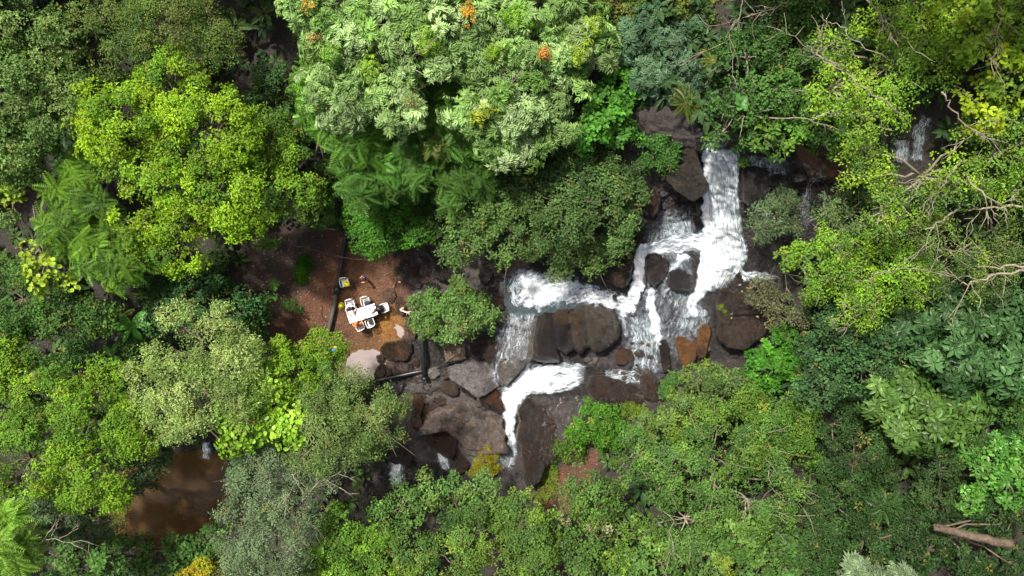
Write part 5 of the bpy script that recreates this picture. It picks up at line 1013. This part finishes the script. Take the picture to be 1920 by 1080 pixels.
def person(px, py, zb, ang, label, pose, top, bottom, hair, skin=M_SKIN, sc=1.0, longhair=False, group='people at the picnic'):
    b = P(px, py, zb); t = empty('person', b, label, 'person', group, rz=ang - math.pi / 2); t.scale = (sc,) * 3
    V = []; E = []; R = []
    def ch(pts, par=None):
        k = par
        for p, r in pts:
            V.append(p); R.append(r); i = len(V) - 1
            if k is not None: E.append((k, i))
            k = i
        return k
    if pose == 'stand':
        pel = ch([((0, 0, .93), (.16, .11))]); ab = ch([((0, 0, 1.08), (.14, .1)), ((0, .0, 1.28), (.17, .11)), ((0, 0, 1.42), (.1, .08))], pel); nk = ch([((0, .01, 1.5), .055), ((0, .03, 1.57), .06)], ab)
        for s in (-1, 1): ch([((s*.1, 0, .85), .09), ((s*.11, .03, .48), .06), ((s*.11, 0, .09), .04), ((s*.12, .12, .04), (.045, .03))], pel)
        arm = [((s*.19, 0, 1.4), .055) for s in (-1, 1)]; el = [(s*.27, .06, 1.12) for s in (-1, 1)]; hd = [(s*.22, .25, 1.0) for s in (-1, 1)]; sh = ab; hc = np.array([0, .05, 1.68]); waist = .98
    else:
        ln = pose; zz = .98 - .3 * pose          # forward lean of the shoulders
        pel = ch([((0, -.05, .53), (.17, .12))]); ab = ch([((0, -.05 + ln * .35, .7), (.15, .11)), ((0, -.03 + ln * .75, zz - .08), (.18, .115)), ((0, ln, zz + .03), (.1, .08))], pel); nk = ch([((0, ln + .05, zz + .1), .055), ((0, ln + .08, zz + .15), .06)], ab)
        for s in (-1, 1): ch([((s*.1, .05, .53), .09), ((s*.13, .4, .52), .07), ((s*.13, .44, .28), .055), ((s*.13, .42, .09), .04), ((s*.13, .52, .04), (.045, .03))], pel)
        arm = [((s*.2, ln, zz), .055) for s in (-1, 1)]; el = [(s*.3, ln + .18, .76) for s in (-1, 1)]; hd = [(s*.16, ln + .42, .77) for s in (-1, 1)]; sh = ab; hc = np.array([0, ln + .13, zz + .27]); waist = .6
    for k_, s in enumerate((-1, 1)):
        w_ = ch([arm[k_], (el[k_], .042), (hd[k_], .03)], sh - 0)
        h = np.array(hd[k_]); f = h - np.array(el[k_]); f /= np.linalg.norm(f); sd = np.cross(f, (0, 0, 1)); sd /= np.linalg.norm(sd) + 1e-9
        pm = ch([(tuple(h + f * .07), (.038, .018))], w_)
        for q in range(4):
            bb = h + f * .1 + sd * (q - 1.5) * .02; ln_ = (.06, .072, .066, .05)[q]; ch([(tuple(bb), .01), (tuple(bb + f * ln_ * .55 - np.array([0, 0, .006])), .009), (tuple(bb + f * ln_ - np.array([0, 0, .02])), .007)], pm)
        tb_ = h + f * .03 + sd * (-s) * -.03; ch([(tuple(tb_), .011), (tuple(tb_ + f * .035 + sd * s * .02), .009)], w_)
    V2 = [tuple(float(a) for a in v) for v in V]
    hx = hd
    def mi(c):
        c = np.array(c)
        for k_ in (0, 1):
            if np.linalg.norm(c - np.array(hx[k_])) < .22 : return 2
        if pose == 'stand': return 0 if c[2] > waist and c[2] < 1.47 else (1 if c[2] <= waist and c[2] > .5 else 2)
        if c[2] > zz + .1: return 2
        return 1 if (c[2] < waist or (c[1] > .15 and c[2] < .63)) else 0
    blob_tube((V2, E, R), ([top, bottom, skin], mi), 'body', t)
    mb = MB(); pr_ = [(.02,-.12),(.055,-.105),(.075,-.06),(.085,0),(.085,.05),(.065,.1),(.03,.125)]; mb.lathe(pr_, hc, 14); hdo = mb.build('head', skin, t, True)
    mb = MB(); mb.tube([hc + (0, .08, .0), hc + (0, .11, -.03)], [.012, .018], 6); mb.build('nose', skin, hdo, True)
    for s in (-1, 1):
        mb = MB(); mb.lathe([(.006,-.012),(.013,0),(.006,.012)], hc + np.array([s*.033, .078, .02]), 8); mb.build('eye', flat('eye', (.02,.015,.01), .3), hdo, True)
        mb = MB(); mb.lathe([(.008,-.03),(.016,0),(.01,.03)], hc + np.array([s*.087, 0, 0]), 8); mb.build('ear', skin, hdo, True)
    mb = MB(); mb.box(hc + (0, .078, -.06), (.04, .012, .008)); mb.build('mouth', flat('lips', (.35,.1,.08), .5), hdo)
    mb = MB(); mb.lathe([(.1,-.0),(.105,.04),(.1,.08),(.075,.12),(.035,.14)], hc + np.array([0, -.018, 0]), 14)
    if longhair: mb.tube([hc + (0, -.06, .06), hc + (0, -.11, -.05), hc + (0, -.13, -.22)], [.08, .085, .05], 10)
    else: mb.tube([hc + (0, -.05, .05), hc + (0, -.07, -.06)], [.075, .06], 10)
    mb.build('hair', hair, t, True)
    return t
gzp = lambda x, y: gz(x, y) + .01
K = flat('black_hair', (.012, .01, .014), .45)
person(661, 570.5, gzp(661, 571), UPN + math.pi, 'dark-haired person in a white shirt leaning on the table top left', .12, cloth('white_shirt', (.75,.75,.78)), cloth('purple_trousers', (.05,.03,.09)), flat('purple_black_hair', (.03,.02,.045), .5), M_SKIN, 1.0)
person(722, 577, gzp(722, 577), TA + math.pi, 'person all in black leaning on the right end of the table', .2, cloth('black_shirt', (.012,.012,.015)), cloth('black_trousers', (.012,.012,.014)), K, M_SKIN2)
person(678, 608.5, gzp(678, 608), UPN + .1, 'person in an orange top and pink shorts at the bottom of the table', .02, cloth('orange_top', (.62,.2,.06)), cloth('pink_shorts', (.75,.22,.3)), flat('orange_brown_hair', (.5,.17,.06), .5), M_SKIN, 1.0)
person(688.5, 523, gzp(688, 523), math.radians(200), 'small child in purple with a yellow sleeve standing above the table', 'stand', cloth('purple_dress', (.22,.03,.3)), cloth('magenta_skirt', (.4,.04,.3)), flat('dark_blue_hair', (.02,.02,.07), .5), flat('yellow_sleeves', (.7,.45,.12), .7), .68)
# things on the chairs, table and ground
def rz_off(x, y, a=TA): return np.array([x * math.cos(a) - y * math.sin(a), x * math.sin(a) + y * math.cos(a), 0])
def soft(px, py, z, d, mat, name, label, cat, seed=0, rz=0, nz=.12):
    r_ = np.random.default_rng(seed); n, m = 18, 10; V = []
    for i in range(m):
        f = i / (m - 1); th = f * math.pi
        for j in range(n):
            a = j / n * 6.283; v = np.array([math.sin(th) ** .6 * math.cos(a), math.sin(th) ** .6 * math.sin(a), -math.cos(th)]); V.append(v)
    V = np.array(V); s = 1 + nz * 2 * fbm(V[:, 0] * 2 + seed, V[:, 1] * 2, V[:, 2] * 2, 3); V = V * s[:, None] * np.array(d) / 2; V[:, 2] -= V[:, 2].min()
    F = [(i*n+j, i*n+(j+1) % n, (i+1)*n+(j+1) % n, (i+1)*n+j) for i in range(m-1) for j in range(n)]
    o = link(name, mesh_np(name, V, np.array(F), mat, True)); o.location = P(px, py, z).tolist(); o.rotation_euler = (0, 0, rz); return tag(o, label, cat)
M_YEL = cloth('yellow_cloth', (.75, .68, .03)); M_NAVY = cloth('navy_cloth', (.02, .03, .06)); M_BLK = cloth('black_cloth', (.018, .014, .018))
b1 = empty('yellow_bag', P(651, 532, gzp(650, 531) + .45), 'slumped yellow bag on the chair by the black pipe', 'bag')
def child_soft(parent, off, d, mat, name, seed):
    o = soft(960, 540, 0, d, mat, name, None, None, seed); o.parent = parent; o.location = off; return o
child_soft(b1, (0, 0, 0), (.36, .33, .26), M_YEL, 'bag_body', 3); mb = MB(); mb.tube(smooth_line([(-.1,.05,.22),(-.04,.1,.33),(.06,.08,.33),(.1,.03,.22)], 12), .012, 6); mb.build('strap', M_BLK, b1, True)
b2 = empty('navy_bag', P(690, 568, gzp(689, 566) + .45), 'navy bag with tan straps on the chair at the table top right', 'bag')
child_soft(b2, (0, -.02, 0), (.36, .34, .3), M_NAVY, 'bag_body', 5)
M_TAN = cloth('tan_strap', (.4, .32, .18))
for s in (.06, .13):
    mb = MB(); mb.tube(smooth_line([(-.13, s - .02, .24), (-.08, s + .05, .34), (.08, s + .05, .34), (.13, s - .02, .24)], 12), .012, 6); mb.build('strap', M_TAN, b2, True)
soft(697, 604, gzp(697, 603) + .455, (.36, .34, .07), M_BLK, 'folded_cloth', 'dark folded cloth on the seat of the sitterless chair', 'cloth', 7, TA, .06)

h = empty('yellow_hat', P(640, 573, gzp(640, 573)), 'round yellow hat lying on the ground left of the table', 'hat')
mb = MB(); mb.lathe([(.1,.0),(.19,.015),(.2,.03),(.12,.05),(.115,.1),(.1,.16),(.05,.18)], (0,0,0), 18); o = mb.build('hat_body', M_YEL, h, True)
mb = MB(); mb.lathe([(.124,.05),(.126,.07),(.12,.09)], (0,0,0), 18, False); mb.build('hat_band', cloth('dull_yellow_band', (.45,.38,.03)), h, True)
zt = GT + .735
def on_table(x, y): return tuple((tb + rz_off(x, y) + np.array([0, 0, .7355])).tolist())
def small(name, label, cat, x, y, rz, parts):
    t = empty(name, on_table(x, y), label, cat, rz=TA + rz)
    for nm, mbf, mat in parts:
        mb = MB(); mbf(mb); mb.build(nm, mat, t)
M_GREY = flat('grey_plastic', (.2, .21, .23), .4); M_DG = flat('dark_grey', (.05, .055, .06), .4)
small('phone', 'small dark phone on the left corner of the table', 'phone', -.74, .22, .3, [('case', lambda m: m.box((0,0,.005), (.08,.13,.009)), M_DG), ('screen', lambda m: m.box((0,0,.011), (.07,.115,.002)), M_GREY)])
small('food_tray', 'grey food tray at the right end of the table', 'tray', .62, -.12, .1, [('tray_base', lambda m: m.box((0,0,.006), (.2,.12,.01)), M_GREY), ('tray_rim', lambda m: (m.box((0,.06,.014),(.2,.01,.02)), m.box((0,-.06,.014),(.2,.01,.02)), m.box((.1,0,.014),(.01,.11,.02)), m.box((-.1,0,.014),(.01,.11,.02))), M_DG), ('food', lambda m: m.box((.02,0,.02), (.1,.07,.02)), M_BLK)])
small('pink_packet', 'pink and purple snack packet on the table', 'packet', .28, .22, .2, [('wrapper', lambda m: m.box((0,0,.012), (.15,.05,.02), taper=.7), cloth('pink_wrap', (.6,.2,.45))), ('seal', lambda m: m.box((.085,0,.012), (.02,.045,.004)), cloth('violet_seal', (.3,.1,.4)))])
small('water_bottle', 'clear grey bottle lying near the table front edge', 'bottle', .1, -.26, .9, [('bottle_body', lambda m: m.tube([(-.1,0,.032),(.05,0,.032),(.08,0,.03),(.1,0,.014)], [.03,.03,.028,.012], 10), flat('clear_bottle', (.45,.5,.52), .15)), ('cap', lambda m: m.tube([(.1,0,.03),(.12,0,.03)], .014, 8), M_GREY)])
small('cutlery', 'thin dark utensil beside the bottle on the table', 'utensil', .2, -.16, .25, [('handle', lambda m: m.box((0,0,.004), (.13,.014,.006)), M_DG), ('head', lambda m: m.box((.08,0,.004), (.04,.03,.006)), M_DG)])
soft(749, 529, gzp(749, 529), (.2, .1, .05), flat('white_stone', (.6,.5,.42), .6), 'flat_white_stone', 'flat whitish stone at the right of the clearing', 'stone', 9)
sb = empty('cloth_scrap', P(626, 654, 7.6), 'crumpled blue and orange cloth in the bright lime crown', 'cloth')
child_soft(sb, (0, -.05, 0), (.18, .15, .07), cloth('blue_cloth', (.04,.16,.3)), 'blue_part', 11); child_soft(sb, (.07, .07, 0), (.16, .1, .07), cloth('orange_cloth', (.6,.3,.06)), 'orange_part', 12)
print('foliage tris', TRI[0])
